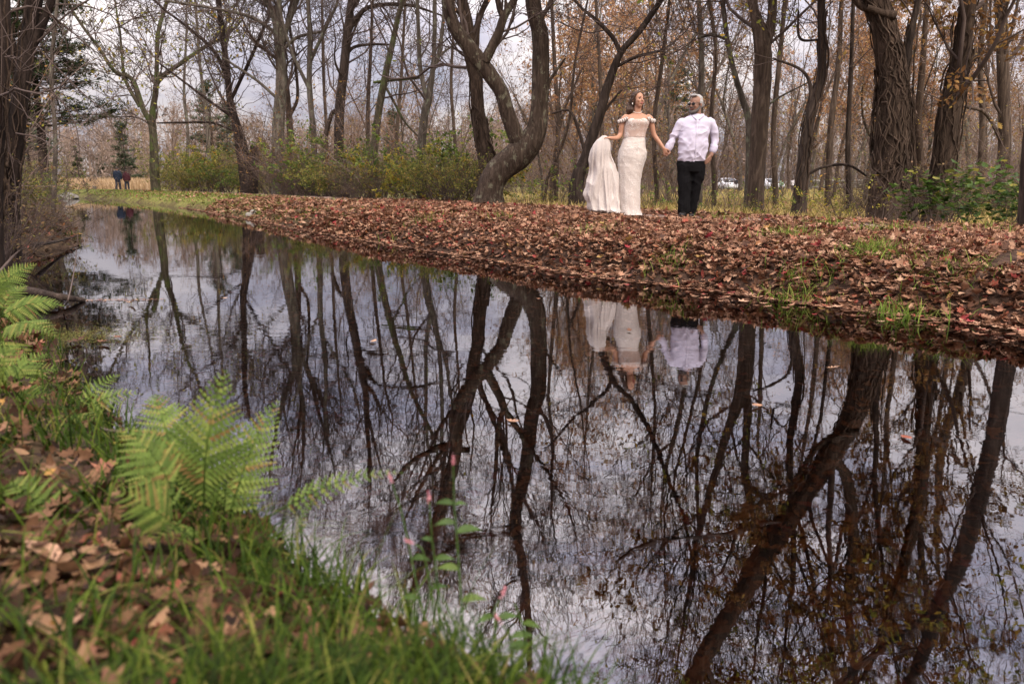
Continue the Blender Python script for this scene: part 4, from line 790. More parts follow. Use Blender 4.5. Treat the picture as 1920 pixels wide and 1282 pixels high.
n = 9000; Y_ = g.uniform(66, 98, n); X_ = (g.uniform(60, 300, n) - 960) / F * Y_; grass('reeds', np.column_stack([X_, Y_]), 1.15, .09, 'drygrass', 'pale tan reeds filling the field behind the distant walkers', 'reeds', bend=.35, K=3)
# ================================================================ ferns, one plant each with its fronds as parts
def frond_mesh(L, W, g, npair=22, droop=.5, fine=True):
    """lies along +x, arching up in z; bipinnate"""
    acc = Acc(); s_ = np.linspace(0, 1, 24); up = L * (.25 * np.sin(s_ * 2.2) - droop * .35 * s_ ** 2.5); cx = L * s_ * (1 - .06 * s_); C_ = np.stack([cx, 0 * s_, up], 1)
    V, q = tubes(C_[None], (.0026 * (1 - .8 * s_))[None] * (L / .45), 5); acc.add(V, q)
    pin = np.array([(0, 0, 0), (.35, .16, .01), (1, .0, 0), (.35, -.16, .01)])
    for side in (1, -1):
        for k in range(npair):
            t_ = .16 + .82 * k / (npair - 1); c = np.array([np.interp(t_, s_, C_[:, j]) for j in range(3)])
            ln = W * .5 * (math.sin(min(1, (t_ - .02) / .33) * 1.57) * (1 - max(0, t_ - .3) / .7) ** .9 + .03) * g.uniform(.92, 1.08); an = 1.25 - .45 * t_ + g.normal() * .04
            d = np.array([math.cos(an), side * math.sin(an), g.normal() * .06 - .12]); d /= np.linalg.norm(d); pr = np.cross((0, 0, 1.), d); pr /= np.linalg.norm(pr); nn_ = np.cross(d, pr)
            m_ = max(3, int(ln / (L * .028))) if fine else 3; r_ = np.full(1, .0)
            u_ = (np.arange(m_) + .5) / m_; wd = ln * .155 * (1 - u_ ** 1.3) + .0018; base = c + d * (ln * u_)[:, None] + nn_ * (-.10 * ln * u_ ** 2)[:, None]; stp = ln / m_
            for sg in (1, -1):
                tip_ = base + (pr * sg)[None] * wd[:, None] + d * (wd * .45)[:, None]; hw = stp * .46
                A = base - d * hw * .9; Bq = base + d * hw; mid = (base + tip_) / 2
                V = np.stack([A, mid - d * hw * .75, tip_, mid + d * hw * .75, Bq], 1).reshape(-1, 3); b = (np.arange(m_) * 5)[:, None]
                acc.add(V, b + np.array([[0, 1, 2, 3, 4]]) if sg > 0 else b + np.array([[4, 3, 2, 1, 0]]), np.full(len(V), g.random()))
    return acc.mesh('frond')
def orient(o, base, tip, nrm_hint):
    x = Vector(tip) - Vector(base); L = x.length; x.normalize(); z = Vector(nrm_hint); z = (z - x * z.dot(x)).normalized(); y = z.cross(x)
    o.matrix_world = Matrix(((x.x, y.x, z.x, base[0]), (x.y, y.y, z.y, base[1]), (x.z, y.z, z.z, base[2]), (0, 0, 0, 1))); return L
def fern(label, fronds, seed):
    """fronds: list of (base px, base py, Y, tip px, tip py, Y, width m)"""
    g = np.random.default_rng(seed); b0 = P(*fronds[0][:3]); z0 = max(hz(b0[0], b0[1]), .02); e = empty('fern', (b0[0], b0[1], z0), label, 'fern', 'ferns on the near left bank'); bpy.context.view_layer.update()
    for (bx, by, bY, tx, ty, tY, W) in fronds:
        A = P(bx, by, bY); Bt = P(tx, ty, tY); L = float(np.linalg.norm(Bt - A)); me = frond_mesh(L, W, g, npair=int(min(24, max(10, L / (.012 if L < .3 and W < .1 else .02))))); o = link('frond', me, M['fern'])
        camd = np.array([0, 0, CAMH]) - A; camd /= np.linalg.norm(camd); orient(o, A, Bt, camd * .75 + np.array([0, 0, .7]) + g.normal(size=3) * .25)
        w_ = o.matrix_world.copy(); o.parent = e; o.matrix_parent_inverse = Matrix.Translation(-Vector(e.location)); o.matrix_world = w_
        # stalk from the crown of the plant to the blade
        c_ = catmull(np.array([[b0[0], b0[1], z0 - .03], (np.array([b0[0], b0[1], z0]) + A) / 2 + (0, 0, .03), A]), 10) - np.array(e.location)
        V, q = tubes(c_[None], np.full((1, 10), .0025), 5); a = Acc(); a.add(V, q, np.full(len(V), .2)); link('stalk', a.mesh('stalk'), M['fern'], e)
fern('large pale green fern, the biggest in the photo, standing up over the water', [(385, 985, 1.95, 428, 672, 2.0, .30), (350, 950, 2.05, 285, 732, 2.25, .27), (330, 930, 1.75, 215, 800, 1.8, .18), (420, 1000, 1.9, 530, 738, 2.1, .2), (330, 985, 1.7, 205, 915, 1.62, .17), (350, 960, 1.75, 195, 860, 1.75, .13), (380, 1000, 1.8, 250, 1040, 1.6, .12), (410, 1000, 1.95, 490, 880, 2.1, .13)], 1)
fern('small fern frond reaching flat to the right over the water', [(505, 968, 1.75, 775, 884, 1.8, .085), (560, 1010, 1.7, 600, 925, 1.72, .03)], 2)
fern('feathery fern at the left edge beside the lower dark log', [(-20, 560, 4.8, 75, 492, 5.0, .22), (-10, 600, 4.5, 130, 575, 4.7, .28), (0, 590, 4.6, 55, 535, 4.8, .22), (-10, 575, 4.7, 20, 500, 4.7, .2)], 3)
fern('drooping fern hanging over the grass below the feathery left-edge fern', [(0, 620, 4.0, 120, 640, 3.9, .26), (-10, 640, 3.9, 60, 700, 3.8, .22)], 4)
fern('yellow-green fern on the bank above the leafy patch', [(-10, 740, 3.2, 118, 690, 3.3, .24), (0, 750, 3.1, 95, 660, 3.3, .2), (0, 770, 3.0, 110, 745, 3.0, .2), (-20, 720, 3.2, 40, 640, 3.3, .22)], 5)
fern('low fern pointing right over the dark inlet', [(150, 775, 2.9, 272, 738, 3.0, .13), (140, 770, 2.9, 230, 700, 3.1, .1), (130, 790, 2.8, 205, 800, 2.7, .1)], 6)
fern('half hidden fern low in the grass left of the biggest fern', [(110, 990, 1.7, 20, 900, 1.8, .16), (130, 1000, 1.6, 60, 1040, 1.5, .13)], 7)
# ---- smartweed with pink flower spikes
def smartweed(label, base, Y, specs, seed):
    """specs: stems as (list of px points, leaves [(t, side, length m)], flower at the tip?)"""
    g = np.random.default_rng(seed); b = P(base[0], base[1], Y); e = empty('smartweed', b, label, 'flowering plant', 'pink-flowered weeds over the water')
    for pts, leaves, fl in specs:
        pl = catmull(np.array([P(x, y, Y + dy) for x, y, dy in pts]), 18); rd = np.linspace(.0028, .0014, 18); V, q = tubes(pl[None] - b, rd[None], 5); a = Acc(); a.add(V, q, np.full(len(V), .5)); link('stem', a.mesh('stem'), M['broadleaf'], e)
        for t_, sd_, L in leaves:
            i = int(t_ * 17); s_ = np.linspace(0, 1, 9); w_ = L * .14 * np.sin(s_ ** .8 * 3.14); d = np.array([sd_ * .8, g.normal() * .3, .5]); d /= np.linalg.norm(d); c = (pl[i] - b) + d * (L * s_)[:, None] + np.array([0, 0, -1.]) * (L * .55 * s_ ** 2)[:, None]
            pr = nrm(np.cross(d, (0, -.75, .6))); V = np.stack([c - pr * w_[:, None], c + (0, 0, -.002), c + pr * w_[:, None]], 1).reshape(-1, 3); b_ = (np.arange(8) * 3)[:, None]
            q = np.vstack([b_ + np.array([[0, 1, 4, 3]]), b_ + np.array([[1, 2, 5, 4]])]); a = Acc(); a.add(V, q, np.full(len(V), g.uniform(.3, .8))); link('leaf', a.mesh('leaf'), M['broadleaf'], e)
        if fl:
            t_ = g.random(34); d = nrm(pl[-1] - pl[-3]); c = pl[-1] - b + d * (t_ * .022)[:, None] + nrm(g.normal(size=(34, 3))) * .003
            a = scatter([DIAM], c, .0055 * g.uniform(.8, 1.3, 34), g); link('flower_spike', a.mesh('flower_spike'), M['pink'], e)
M['pink'] = leafmat('smartweed_pink', [(0, (.45, .12, .16)), (.5, (.62, .26, .28)), (1, (.75, .42, .42))], .3)
smartweed('tall smartweed in the middle with the longest stem and broad leaves', (870, 1270), 1.42, [
    ([(872, 1290, 0), (866, 1150, 0), (858, 1030, .03), (852, 950, .03), (850, 872, .03)], [(.35, 1, .06), (.45, -1, .055), (.6, 1, .062), (.65, -1, .05), (.78, -1, .045), (.8, 1, .03)], True),
    ([(880, 1290, 0), (930, 1180, 0), (925, 1150, -.02), (938, 1120, -.02)], [(.5, 1, .055), (.6, -1, .05)], True)], 1)
smartweed('leaning smartweed whose pink spikes hang beside the flat frond', (815, 1275), 1.5, [
    ([(820, 1290, 0), (800, 1180, 0), (780, 1090, .02), (755, 970, .04), (735, 905, .04)], [(.45, -1, .05), (.6, 1, .05)], True), ([(830, 1290, 0), (815, 1160, 0), (795, 1040, 0), (778, 1020, 0)], [(.5, 1, .045)], True),
    ([(826, 1290, 0), (822, 1120, 0), (810, 1010, 0), (805, 940, 0)], [(.55, 1, .05), (.7, -1, .04)], True)], 2)
smartweed('short smartweed at the right end of the foreground grass', (945, 1290), 1.38, [([(950, 1300, 0), (962, 1220, 0), (955, 1190, 0), (940, 1168, 0)], [(.4, 1, .05), (.6, 1, .055)], True), ([(960, 1300, 0), (985, 1200, 0), (965, 1130, .02)], [(.5, -1, .045), (.75, 1, .045)], False)], 3)
# ---- logs, stones, twigs, floating things
def rock(label, px_, py_, w_, h_, seed, tone=1):
    g = np.random.default_rng(seed); b = G(px_, py_, .03); bm = bmesh.new(); bmesh.ops.create_icosphere(bm, subdivisions=4, radius=1)
    for v in bm.verts:
        p = np.array(v.co); n_ = 1 + .16 * math.sin(p[0] * 2.3 + seed) * math.cos(p[1] * 2.9) + .07 * math.sin(p[2] * 6 + p[0] * 5 + seed); v.co = Vector((p[0] * w_ * n_, p[1] * w_ * .75 * n_, p[2] * h_ * n_ * (1 if p[2] > 0 else .6)))
    me = bpy.data.meshes.new('stone'); bm.to_mesh(me); bm.free(); o = link('stone', me, M['stone' if tone else 'stone_dark']); o.location = b; return tag(o, label, 'stone')
for nm, a_, b_ in (('stone', (.16, .15, .12), (.34, .31, .26)), ('stone_dark', (.05, .045, .04), (.12, .11, .09))):
    m, t, o = newmat(nm); nn = noise(t, 7, 7, .65); p = prin(t, o, ramp(t, nn, [(.35, a_), (.65, b_)]), .85, .2); bump(t, p, nn, .05); M[nm] = m
rock('pale rounded stone on the far waterline below the stump', 482, 407, .27, .2, 4)
rock('dark wet stone beside the pale one on the far waterline', 456, 402, .27, .2, 9, 0)
rock('small grey stone low on the verge at the bend of the canal', 128, 372, .6, .3, 2)
def log(label, name, pts, r0, r1, mt, cat, world=False, seed=1, wob=.12):
    pl = catmull(np.array([p if world else P(*p) for p in pts], float), 26); b = pl[0].copy(); V, q = tubes(pl[None] - b, np.linspace(r0, r1, 26)[None], 10, wob=wob, seed=seed)
    e_ = Acc(); e_.add(V, q); e_.add(np.vstack([V[:10], V[:10].mean(0)]), np.array([(i, (i + 1) % 10, 10) for i in range(10)])); e_.add(np.vstack([V[-10:], V[-10:].mean(0)]), np.array([(i, (i + 1) % 10, 10) for i in range(10)]))
    o = link(name, e_.mesh(name), M[mt]); o.location = b; return tag(o, label, cat)
def gw(x, y, z=0.02): p = G(x, y, z); return tuple(p)
log('dark fallen log lying half in the water by the left-edge ferns', 'fallen_log', [gw(-60, 548, .12), gw(40, 545, .1), gw(110, 556, .07), gw(158, 563, .01)], .05, .018, 'bark_dark', 'log', True)
log('thin bare stick rising from the dark log', 'stick', [gw(118, 575, .03), gw(128, 560, .2), P(140, 500, 6.4), P(146, 440, 6.5)], .006, .003, 'twig', 'stick', True, wob=0)
log('dead stick at the edge of the left-bank brush', 'stick', [gw(-10, 520, .1), gw(30, 475, .2), gw(50, 465, .25)], .014, .006, 'twig', 'stick', True, 2)
log('dead branch jutting over the water from the left-bank brush tip', 'dead_branch', [gw(60, 460, .2), gw(110, 452, .12), gw(152, 440, .1)], .03, .008, 'bark_dark', 'branch', True, 3)
for k, (x_, y_, lb) in enumerate([(50, 900, 'bare twig stuck in the near bank leaves')]):
    log(lb, 'twig', [gw(180, 800, .1), gw(215, 808, .14), gw(265, 800, .1)], .006, .003, 'twig', 'twig', True, wob=0)
# tree stump and fallen log at the far bend
q = P(180, 349, 72); log('weathered stump standing in the reeds left of the walkers', 'tree_stump', [(q[0], q[1], hz(q[0], q[1]) - .2), (q[0] + .05, q[1], hz(q[0], q[1]) + .6), (q[0] - .25, q[1], hz(q[0], q[1]) + 1.15)], .42, .3, 'bark', 'stump', True, 5, .2)
log('pale driftwood log lying at the bend of the canal', 'fallen_log', [gw(122, 349, .5), gw(150, 350, .5), gw(178, 352, .5)], .22, .14, 'bark_grey', 'log', True, 6)
# duckweed mat and single floating leaves by the left bank
n = 2600; a_ = g.normal(size=(n, 2)) * (.26, .2); c_ = G(190, 632)[:2]; pos = np.column_stack([c_ + a_ + np.array([[-.25, .0]]), np.full(n, .003)])
dl_ = dr_dl(pos[:, 0], pos[:, 1])[1]; o_ = link('duckweed', scatter([OVAL], pos[dl_ < .05], .012, g, tilt=.05).mesh('duckweed'), M['leaf_shrub']); tag(o_, 'pale green duckweed mat floating against the left bank', 'duckweed', kind='stuff')
for px_, py_, sz_, lb in [(192, 641, .11, 'single brown leaf floating just right of the duckweed'), (222, 632, .07, 'upright red leaf floating farthest from the left bank'), (146, 640, .15, 'large curled oak leaf resting on the duckweed mat'), (108, 618, .09, 'brown leaf on the duckweed nearest the bank grass'), (245, 568, .09, 'leaf caught in the line of floating debris')]:
    p_ = G(px_, py_, .012); a = scatter([OAK], np.zeros((1, 3)), sz_, g, tilt=.3, curl=.6); o_ = link('floating_leaf', a.mesh('floating_leaf'), M['litter']); o_.location = p_; tag(o_, lb, 'leaf', 'single floating leaves')
Q = np.column_stack([np.linspace(G(160, 564)[0], G(300, 562)[0], 90), np.linspace(G(160, 564)[1], G(300, 562)[1], 90)]) + g.normal(size=(90, 2)) * .025
o_ = link('floating_debris', scatter([OVAL, DIAM], np.column_stack([Q, np.full(90, .004)]), .035 * g.uniform(.4, 1.3, 90), g, tilt=.1).mesh('floating_debris'), M['litter']); tag(o_, 'thin line of leaf scraps trailing on the water from the log tip', 'debris', kind='stuff')
# large foreground leaves in the grass
for px_, py_, sz_, mt, lb in [(285, 1195, .12, 'litter', 'biggest pale tan leaf lying in the bottom grass'), (60, 900, .12, 'litter', 'pinkish curled leaf high on the left bank'), (200, 1120, .07, 'litter', 'yellow-tan leaf left of the bottom grass'), (300, 1085, .06, 'litter', 'small tan leaf above the biggest pale one'),
        (480, 1190, .07, 'leaf_orange', 'orange-brown leaf standing among the bottom blades'), (80, 1010, .1, 'litter', 'dark brown leaf at the left edge'), (700, 1262, .06, 'leaf_yellow', 'bright yellow leaf at the bottom edge'), (520, 1140, .06, 'litter', 'curled brown leaf near the water at the bottom')]:
    p_ = G(px_, py_, .42); p_[2] = hz(p_[0], p_[1]) + .045; a = scatter([OVAL if mt != 'leaf_orange' else OAK], np.zeros((1, 3)), sz_, g, tilt=.35, curl=.9); o_ = link('loose_leaf', a.mesh('loose_leaf'), M[mt]); o_.location = p_; tag(o_, lb, 'leaf', 'large leaves in the foreground grass')
# ================================================================ people
_lat = np.random.default_rng(99).random((32, 32, 32))
def vn(p):
    p = p + 100; i = np.floor(p).astype(int); f = p - i; f = f * f * (3 - 2 * f); o = 0
    for a in (0, 1):
        for b in (0, 1):
            for c in (0, 1):
                o = o + (f[:, 0] if a else 1 - f[:, 0]) * (f[:, 1] if b else 1 - f[:, 1]) * (f[:, 2] if c else 1 - f[:, 2]) * _lat[(i[:, 0] + a) % 32, (i[:, 1] + b) % 32, (i[:, 2] + c) % 32]
    return o - .5
def ridged(v, sx, sz, tilt=0.0, seed=0):
    """cloth creases: sharp ridges stretched along one direction"""
    q = np.stack([v[:, 0] * sx + v[:, 2] * tilt + seed, v[:, 1] * sx * .6 + seed, v[:, 2] * sz], 1); q = q + .8 * vn(q * .7 + 7)[:, None]
    return (1 - 2 * np.abs(vn(q)) * 2) - .5
def capsule(pts, radii, n=None, sides=14, flat=None):
    """closed tapered limb along pts; flat = (axis vector, factor) squashes the section"""
    p = catmull(np.array(pts, float), n or max(8, 5 * len(pts))); r = np.interp(np.linspace(0, len(radii) - 1, len(p)), np.arange(len(radii)), radii)
    t0 = nrm(p[0] - p[1]); t1 = nrm(p[-1] - p[-2]); a_ = np.array([1., .87, .5]); h0 = p[0] + t0 * r[0] * np.array([1., .87, .5])[:, None] * 1.0; h1 = p[-1] + t1 * r[-1] * np.array([.5, .87, 1.])[:, None]
    P_ = np.vstack([h0, p, h1]); R_ = np.concatenate([r[0] * np.array([.06, .5, .87]), r, r[-1] * np.array([.87, .5, .06])])
    V, q = tubes(P_[None], R_[None], sides)
    if flat is not None:
        ax, f = flat; ax = nrm(np.array(ax, float)); C_ = np.repeat(P_, sides, 0); d = V - C_; V = C_ + d - (d @ ax)[:, None] * ax * (1 - f)
    m_ = len(V); V = np.vstack([V, P_[:1], P_[-1:]]); i = np.arange(sides); j = (i + 1) % sides
    tri = np.vstack([np.stack([j, i, i * 0 + m_], 1), np.stack([m_ - sides + i, m_ - sides + j, i * 0 + m_ + 1], 1)])
    return [(V, q), (np.zeros((0, 3)), tri - 0)], V, q, tri
def loft(secs, sides=40, fold=None):
    """secs: (cx, cy, z, rx, ry); closed; fold(angle array, t) -> radial factor"""
    s_ = catmull(np.array(secs, float), 6 * len(secs)); an = np.arange(sides) / sides * 2 * math.pi; V = []
    for k, (cx, cy_, cz, rx, ry) in enumerate(s_):
        f = 1 if fold is None else fold(an, k / (len(s_) - 1)); V.append(np.stack([cx + max(rx, .001) * f * np.cos(an), cy_ + max(ry, .001) * f * np.sin(an), np.full(sides, cz)], 1))
    V = np.array(V); K = len(V); b = (np.arange(K - 1) * sides)[:, None]; i = np.arange(sides)[None]; j = (i + 1) % sides
    q = np.stack([b + i, b + j, b + sides + j, b + sides + i], -1).reshape(-1, 4); V = V.reshape(-1, 3); m_ = len(V)
    V = np.vstack([V, V[:sides].mean(0)[None], V[-sides:].mean(0)[None]]); i = np.arange(sides); j = (i + 1) % sides
    return V, q, np.vstack([np.stack([j, i, i * 0 + m_], 1), np.stack([m_ - sides + i, m_ - sides + j, i * 0 + m_ + 1], 1)])
def ellip(c, r, rot=None, n=20):
    u_ = np.linspace(0, math.pi, n); a_ = np.arange(2 * n) / (2 * n) * 2 * math.pi
    V = np.array([[math.sin(u) * math.cos(a), math.sin(u) * math.sin(a), math.cos(u)] for u in u_[1:-1] for a in a_]); V = np.vstack([V, [0, 0, 1], [0, 0, -1]]) * np.array(r)
    if rot is not None: V = V @ np.array(rot).T
    V = V + np.array(c); s_ = 2 * n; K = n - 2; b = (np.arange(K - 1) * s_)[:, None]; i = np.arange(s_)[None]; j = (i + 1) % s_
    q = np.stack([b + i, b + s_ + i, b + s_ + j, b + j], -1).reshape(-1, 4); i = np.arange(s_); j = (i + 1) % s_; m_ = len(V) - 2
    return V, q, np.vstack([np.stack([i, j, i * 0 + m_], 1), np.stack([m_ - s_ + j, m_ - s_ + i, i * 0 + m_ + 1], 1)])
class Body:
    def __init__(s): s.a = Acc()
    def raw(s, V, q, tri): n = s.a.n; s.a.add(V, q); s.a.F.setdefault(3, []).append(tri + n); return s
    def limb(s, pts, radii, flat=None, n=None):
        _, V, q, tri = capsule(pts, radii, n, flat=flat); return s.raw(V, q, tri)
    def ell(s, c, r, rot=None): return s.raw(*ellip(c, r, rot))
    def loft(s, secs, fold=None): return s.raw(*loft(secs, fold=fold))
    def build(s, name, mat, parent, voxel=.006, smooth=4, disp=None):
        me = s.a.mesh(name); o = link(name, me, mat, parent); md = o.modifiers.new('r', 'REMESH'); md.mode = 'VOXEL'; md.voxel_size = voxel; md.use_smooth_shade = True
        if smooth: sm = o.modifiers.new('s', 'SMOOTH'); sm.iterations = smooth; sm.factor = .5
        bpy.context.view_layer.update(); dg = bpy.context.evaluated_depsgraph_get(); new = bpy.data.meshes.new_from_object(o.evaluated_get(dg)); o.modifiers.clear(); o.data = new
        if not new.materials: new.materials.append(mat)
        if disp is not None:
            v = np.empty(len(new.vertices) * 3, np.float32); new.vertices.foreach_get('co', v); v = v.reshape(-1, 3).astype(float); nn = np.empty(len(v) * 3, np.float32); new.vertices.foreach_get('normal', nn); v = v + nn.reshape(-1, 3) * disp(v)[:, None]; new.vertices.foreach_set('co', v.astype(np.float32).ravel())
        new.shade_smooth(); new.update(); return o
def rotm(yaw, pitch=0, roll=0): return np.array((Matrix.Rotation(yaw, 3, 'Z') @ Matrix.Rotation(pitch, 3, 'X') @ Matrix.Rotation(roll, 3, 'Y')))
def hand(B, wrist, d, n, side, curl=.5, sc=1.0, thumb_in=.6, spread=1.0):
    """five fingers on body B. d = towards the fingers, n = where the palm faces, side = +1/-1 thumb side along cross(d, n)"""
    d = nrm(np.array(d, float)); n = np.array(n, float); n = nrm(n - d * (n @ d)); s_ = np.cross(d, n) * side; w_ = np.array(wrist, float)
    for k, (off, L) in enumerate([(.028, .072), (.010, .080), (-.009, .074), (-.026, .058)]):
        kn = w_ + d * (.088 - .004 * abs(k - 1)) * sc + s_ * off * sc; B.limb([w_ + s_ * off * .45 * sc, (w_ + kn) / 2 + s_ * off * .2 * sc, kn], [.016 * sc, .0145 * sc, .011 * sc], n=8)
        p = kn; a_ = curl * (.8 + .12 * k); dd = d; pts = [p]
        for j, f in enumerate((.45, .32, .23)):
            th = a_ * (1.0 + .25 * j) ; dd = nrm(dd * math.cos(th) + np.array(n) * math.sin(th)); n_ = n; p = p + nrm(dd + s_ * off * .6 * spread) * L * f * sc * 1.12; pts.append(p)
            a_ = a_ if j else a_ * 1.1; n = nrm(n - dd * (n @ dd) * .9)
        n = nrm(np.cross(s_ * side, d)) if False else nrm(n0 := (np.cross(d, s_) * -side if False else np.array(n)))
        n = nrm(np.cross(s_ * side, d)); B.limb(pts, [.0098 * sc, .009 * sc, .008 * sc, .0062 * sc], n=12)
    b = w_ + d * .02 * sc + s_ * .018 * sc; p1 = b + nrm(d * .6 + s_ * .7 + n * .2) * .045 * sc; p2 = p1 + nrm(d * .85 + s_ * .25 + n * thumb_in) * .034 * sc; p3 = p2 + nrm(d * .9 + n * thumb_in - s_ * .1) * .026 * sc
    B.limb([b, p1, p2, p3], [.0155 * sc, .013 * sc, .0105 * sc, .008 * sc], n=12)
def head(B, c, Rm, sc=1.0, fem=False):
    """c = centre of the head; local -y is the face"""
    c = np.array(c, float); X = lambda x, y, z: c + Rm @ (np.array([x, y, z]) * sc)
    E = lambda x, y, z, a, b, d: B.ell(X(x, y, z), (a * sc, b * sc, d * sc), Rm)
    E(0, .012, .035, .076, .094, .082); E(0, -.03, -.02, .062, .062, .085); E(0, -.045, -.078, .034 if fem else .042, .036, .03); E(0, -.02, -.045, .056 if not fem else .051, .06, .045)
    for s_ in (1, -1):
        E(s_ * .036, -.068, -.022, .022, .02, .02); E(s_ * .03, -.082, .022, .022, .012, .007); E(s_ * .077, .01, -.008, .008, .018, .03); E(s_ * .011, -.098, -.026, .008, .009, .007)
    B.limb([X(0, -.087, .016), X(0, -.098, -.006), X(0, -.112, -.022)], [.008 * sc, .009 * sc, .0115 * sc], n=8)
    E(0, -.09, -.051, .021, .011, .0055); E(0, -.088, -.060, .018, .011, .006)
    return X
def facebits(e, X, Rm, sc, lip, skinlid=True):
    for s_ in (1, -1):
        o = Body().ell(X(s_ * .031, -.0815, .006), (.0125 * sc, .006 * sc, .0058 * sc), Rm).a.mesh('eye'); link('eye', o, M['eye'], e)
        b = Body().limb([X(s_ * .014, -.094, .022), X(s_ * .032, -.0935, .028), X(s_ * .05, -.08, .022)], [.0028, .0034, .002], n=8).a.mesh('eyebrow'); link('eyebrow', b, M['brow'], e)
    o = Body().limb([X(-.022, -.091, -.0545), X(-.008, -.101, -.051), X(0, -.102, -.0525), X(.008, -.101, -.051), X(.022, -.091, -.0545)], [.002, .0042, .0038, .0042, .002], n=12).limb([X(-.018, -.092, -.057), X(0, -.101, -.0605), X(.018, -.092, -.057)], [.002, .005, .002], n=10).a.mesh('lips'); link('lips', o, M[lip], e)
def pm(name, col, rough=.6, sss=0, nsc=40, amt=.1, bmp=0, spec=.3, sheen=0):
    m, t, o = newmat(name); nn = noise(t, nsc, 5, .6); c = ramp(t, nn, [(.3, tuple(x * (1 - amt) for x in col)), (.7, tuple(min(1, x * (1 + amt)) for x in col))]); p = prin(t, o, c, rough, spec)
    if sss: p.inputs['Subsurface Weight'].default_value = sss; p.inputs['Subsurface Radius'].default_value = (.02, .008, .004)
    if sheen: p.inputs['Sheen Weight'].default_value = sheen
    if bmp: bump(t, p, nn, bmp)
    M[name] = m; return m
pm('skin_bride', (.42, .22, .14), .5, .1, 18, .08); pm('skin_man', (.26, .14, .095), .55, .1, 18, .1); pm('eye', (.03, .018, .012), .2, nsc=20); pm('brow', (.05, .03, .02), .8); pm('lip_rose', (.45, .13, .12), .4); pm('lip_man', (.33, .14, .11), .5)
pm('hair_brown', (.055, .028, .015), .45, 0, 60, .5, .004); pm('hair_grey', (.33, .315, .30), .6, 0, 70, .25, .004); pm('beard', (.10, .085, .078), .8, 0, 90, .5, .004); pm('black_cloth', (.007, .0065, .007), .9, 0, 25, .3, .004, spec=.08); pm('shoe', (.015, .012, .011), .35, nsc=20)
pm('shirt', (.53, .49, .585), .75, 0, 12, .03, .004); pm('glass_dark', (.012, .012, .014), .15, spec=.6); pm('navy', (.006, .012, .025), .8, nsc=10, amt=.3); pm('maroon', (.04, .007, .011), .8, nsc=10, amt=.3); pm('dark_jeans', (.02, .022, .032), .85); pm('pearl', (.75, .7, .62), .25, spec=.6)
pm('light_green', (.35, .55, .4), .8); pm('white_cloth', (.75, .72, .74), .8); pm('hair_dark', (.03, .02, .015), .7)
# lace: ivory cloth with raised floral tracery
def lace(name, base, dark, sc_, amt):
    m, t, o = newmat(name); c0_ = t.nodes.new('ShaderNodeTexCoord'); v = N(t, 'ShaderNodeTexVoronoi', feature='DISTANCE_TO_EDGE', i_Scale=sc_); d_ = noise(t, 9, 4, .6); mx_ = N(t, 'ShaderNodeVectorMath', operation='ADD'); 
    cv = N(t, 'ShaderNodeCombineXYZ'); t.links.new(d_, cv.inputs[0]); t.links.new(d_, cv.inputs[2]); s2 = N(t, 'ShaderNodeVectorMath', operation='SCALE'); s2.inputs['Scale'].default_value = .12; t.links.new(cv.outputs[0], s2.inputs[0]); t.links.new(c0_.outputs['Object'], mx_.inputs[0]); t.links.new(s2.outputs[0], mx_.inputs[1]); t.links.new(mx_.outputs[0], v.inputs['Vector'])
    f = ramp(t, v.outputs['Distance'], [(.03, 1.), (.12, 0.)]); big_ = ramp(t, noise(t, 7, 4), [(.4, 0.), (.55, 1.)]); f2 = mth(t, 'MULTIPLY', f, big_)
    p = prin(t, o, mixc(t, mth(t, 'MULTIPLY', f2, amt), dark, base), .7, .3); p.inputs['Sheen Weight'].default_value = .2; bump(t, p, f2, .004 if name != 'tulle' else .0015, .8); M[name] = m
lace('lace', (.66, .605, .56), (.52, .45, .40), 34, .9); lace('tulle', (.65, .59, .55), (.55, .485, .445), 22, .6); lace('bodice_lace', (.74, .68, .64), (.46, .33, .27), 42, 1.)
YC = 12.38; MPX = 1 / 563.
def figure_at(cx, cy_, label, Y=YC):
    q = P(1060 + cx / 4.58, 150 + cy_ / 4.58, Y); z = hz(q[0], q[1]) + .03; e = empty('person', (q[0], q[1], z), label, 'person'); return e
def Jf(ox, oy): return lambda x, z, y=0.0: np.array([(x - ox) * MPX, y, (oy - z) * MPX])
# ---------------- the bride
eb = figure_at(560, 1185, 'bride in an off-shoulder white lace gown lifting her train with one hand'); J = Jf(560, 1185)
B = Body()
B.loft([(J(575, 640)[0], 0, J(0, 640)[2], .15, .11), (J(575, 560)[0], 0, J(0, 560)[2], .13, .10), (J(577, 500)[0], 0, J(0, 500)[2], .14, .105), (J(585, 430)[0], -.01, J(0, 430)[2], .155, .12), (J(588, 385)[0], 0, J(0, 385)[2], .165, .10), (J(590, 362)[0], .005, J(0, 362)[2], .165, .075), (J(592, 345)[0], .01, J(0, 345)[2], .10, .062), (J(594, 335)[0], .01, J(0, 335)[2], .06, .055)])
B.limb([J(592, 350, .01), J(592, 320, .0), J(594, 285, -.005)], [.062, .053, .055])
for sx, hx in ((-1, 545), (1, 590)): B.limb([J(hx, 640), J(hx, 880, -.01), J(hx - 4, 1130, .02), J(hx - 4, 1165, .0)], [.085, .055, .04, .035]); B.limb([J(hx - 4, 1165, .03), J(hx - 2, 1175, -.1)], [.032, .03])
WB1, WB2 = J(352, 548, -.19), J(822, 628, -.03)
B.limb([J(497, 372, .01), J(478, 392, .0), J(462, 450, .0), J(452, 515, -.0), J(415, 545, -.08), WB1], [.046, .047, .041, .036, .033, .024])
B.limb([J(688, 372, .01), J(706, 392, .0), J(722, 450, .01), J(742, 515, .02), J(785, 575, .0), WB2], [.046, .046, .041, .036, .031, .023])
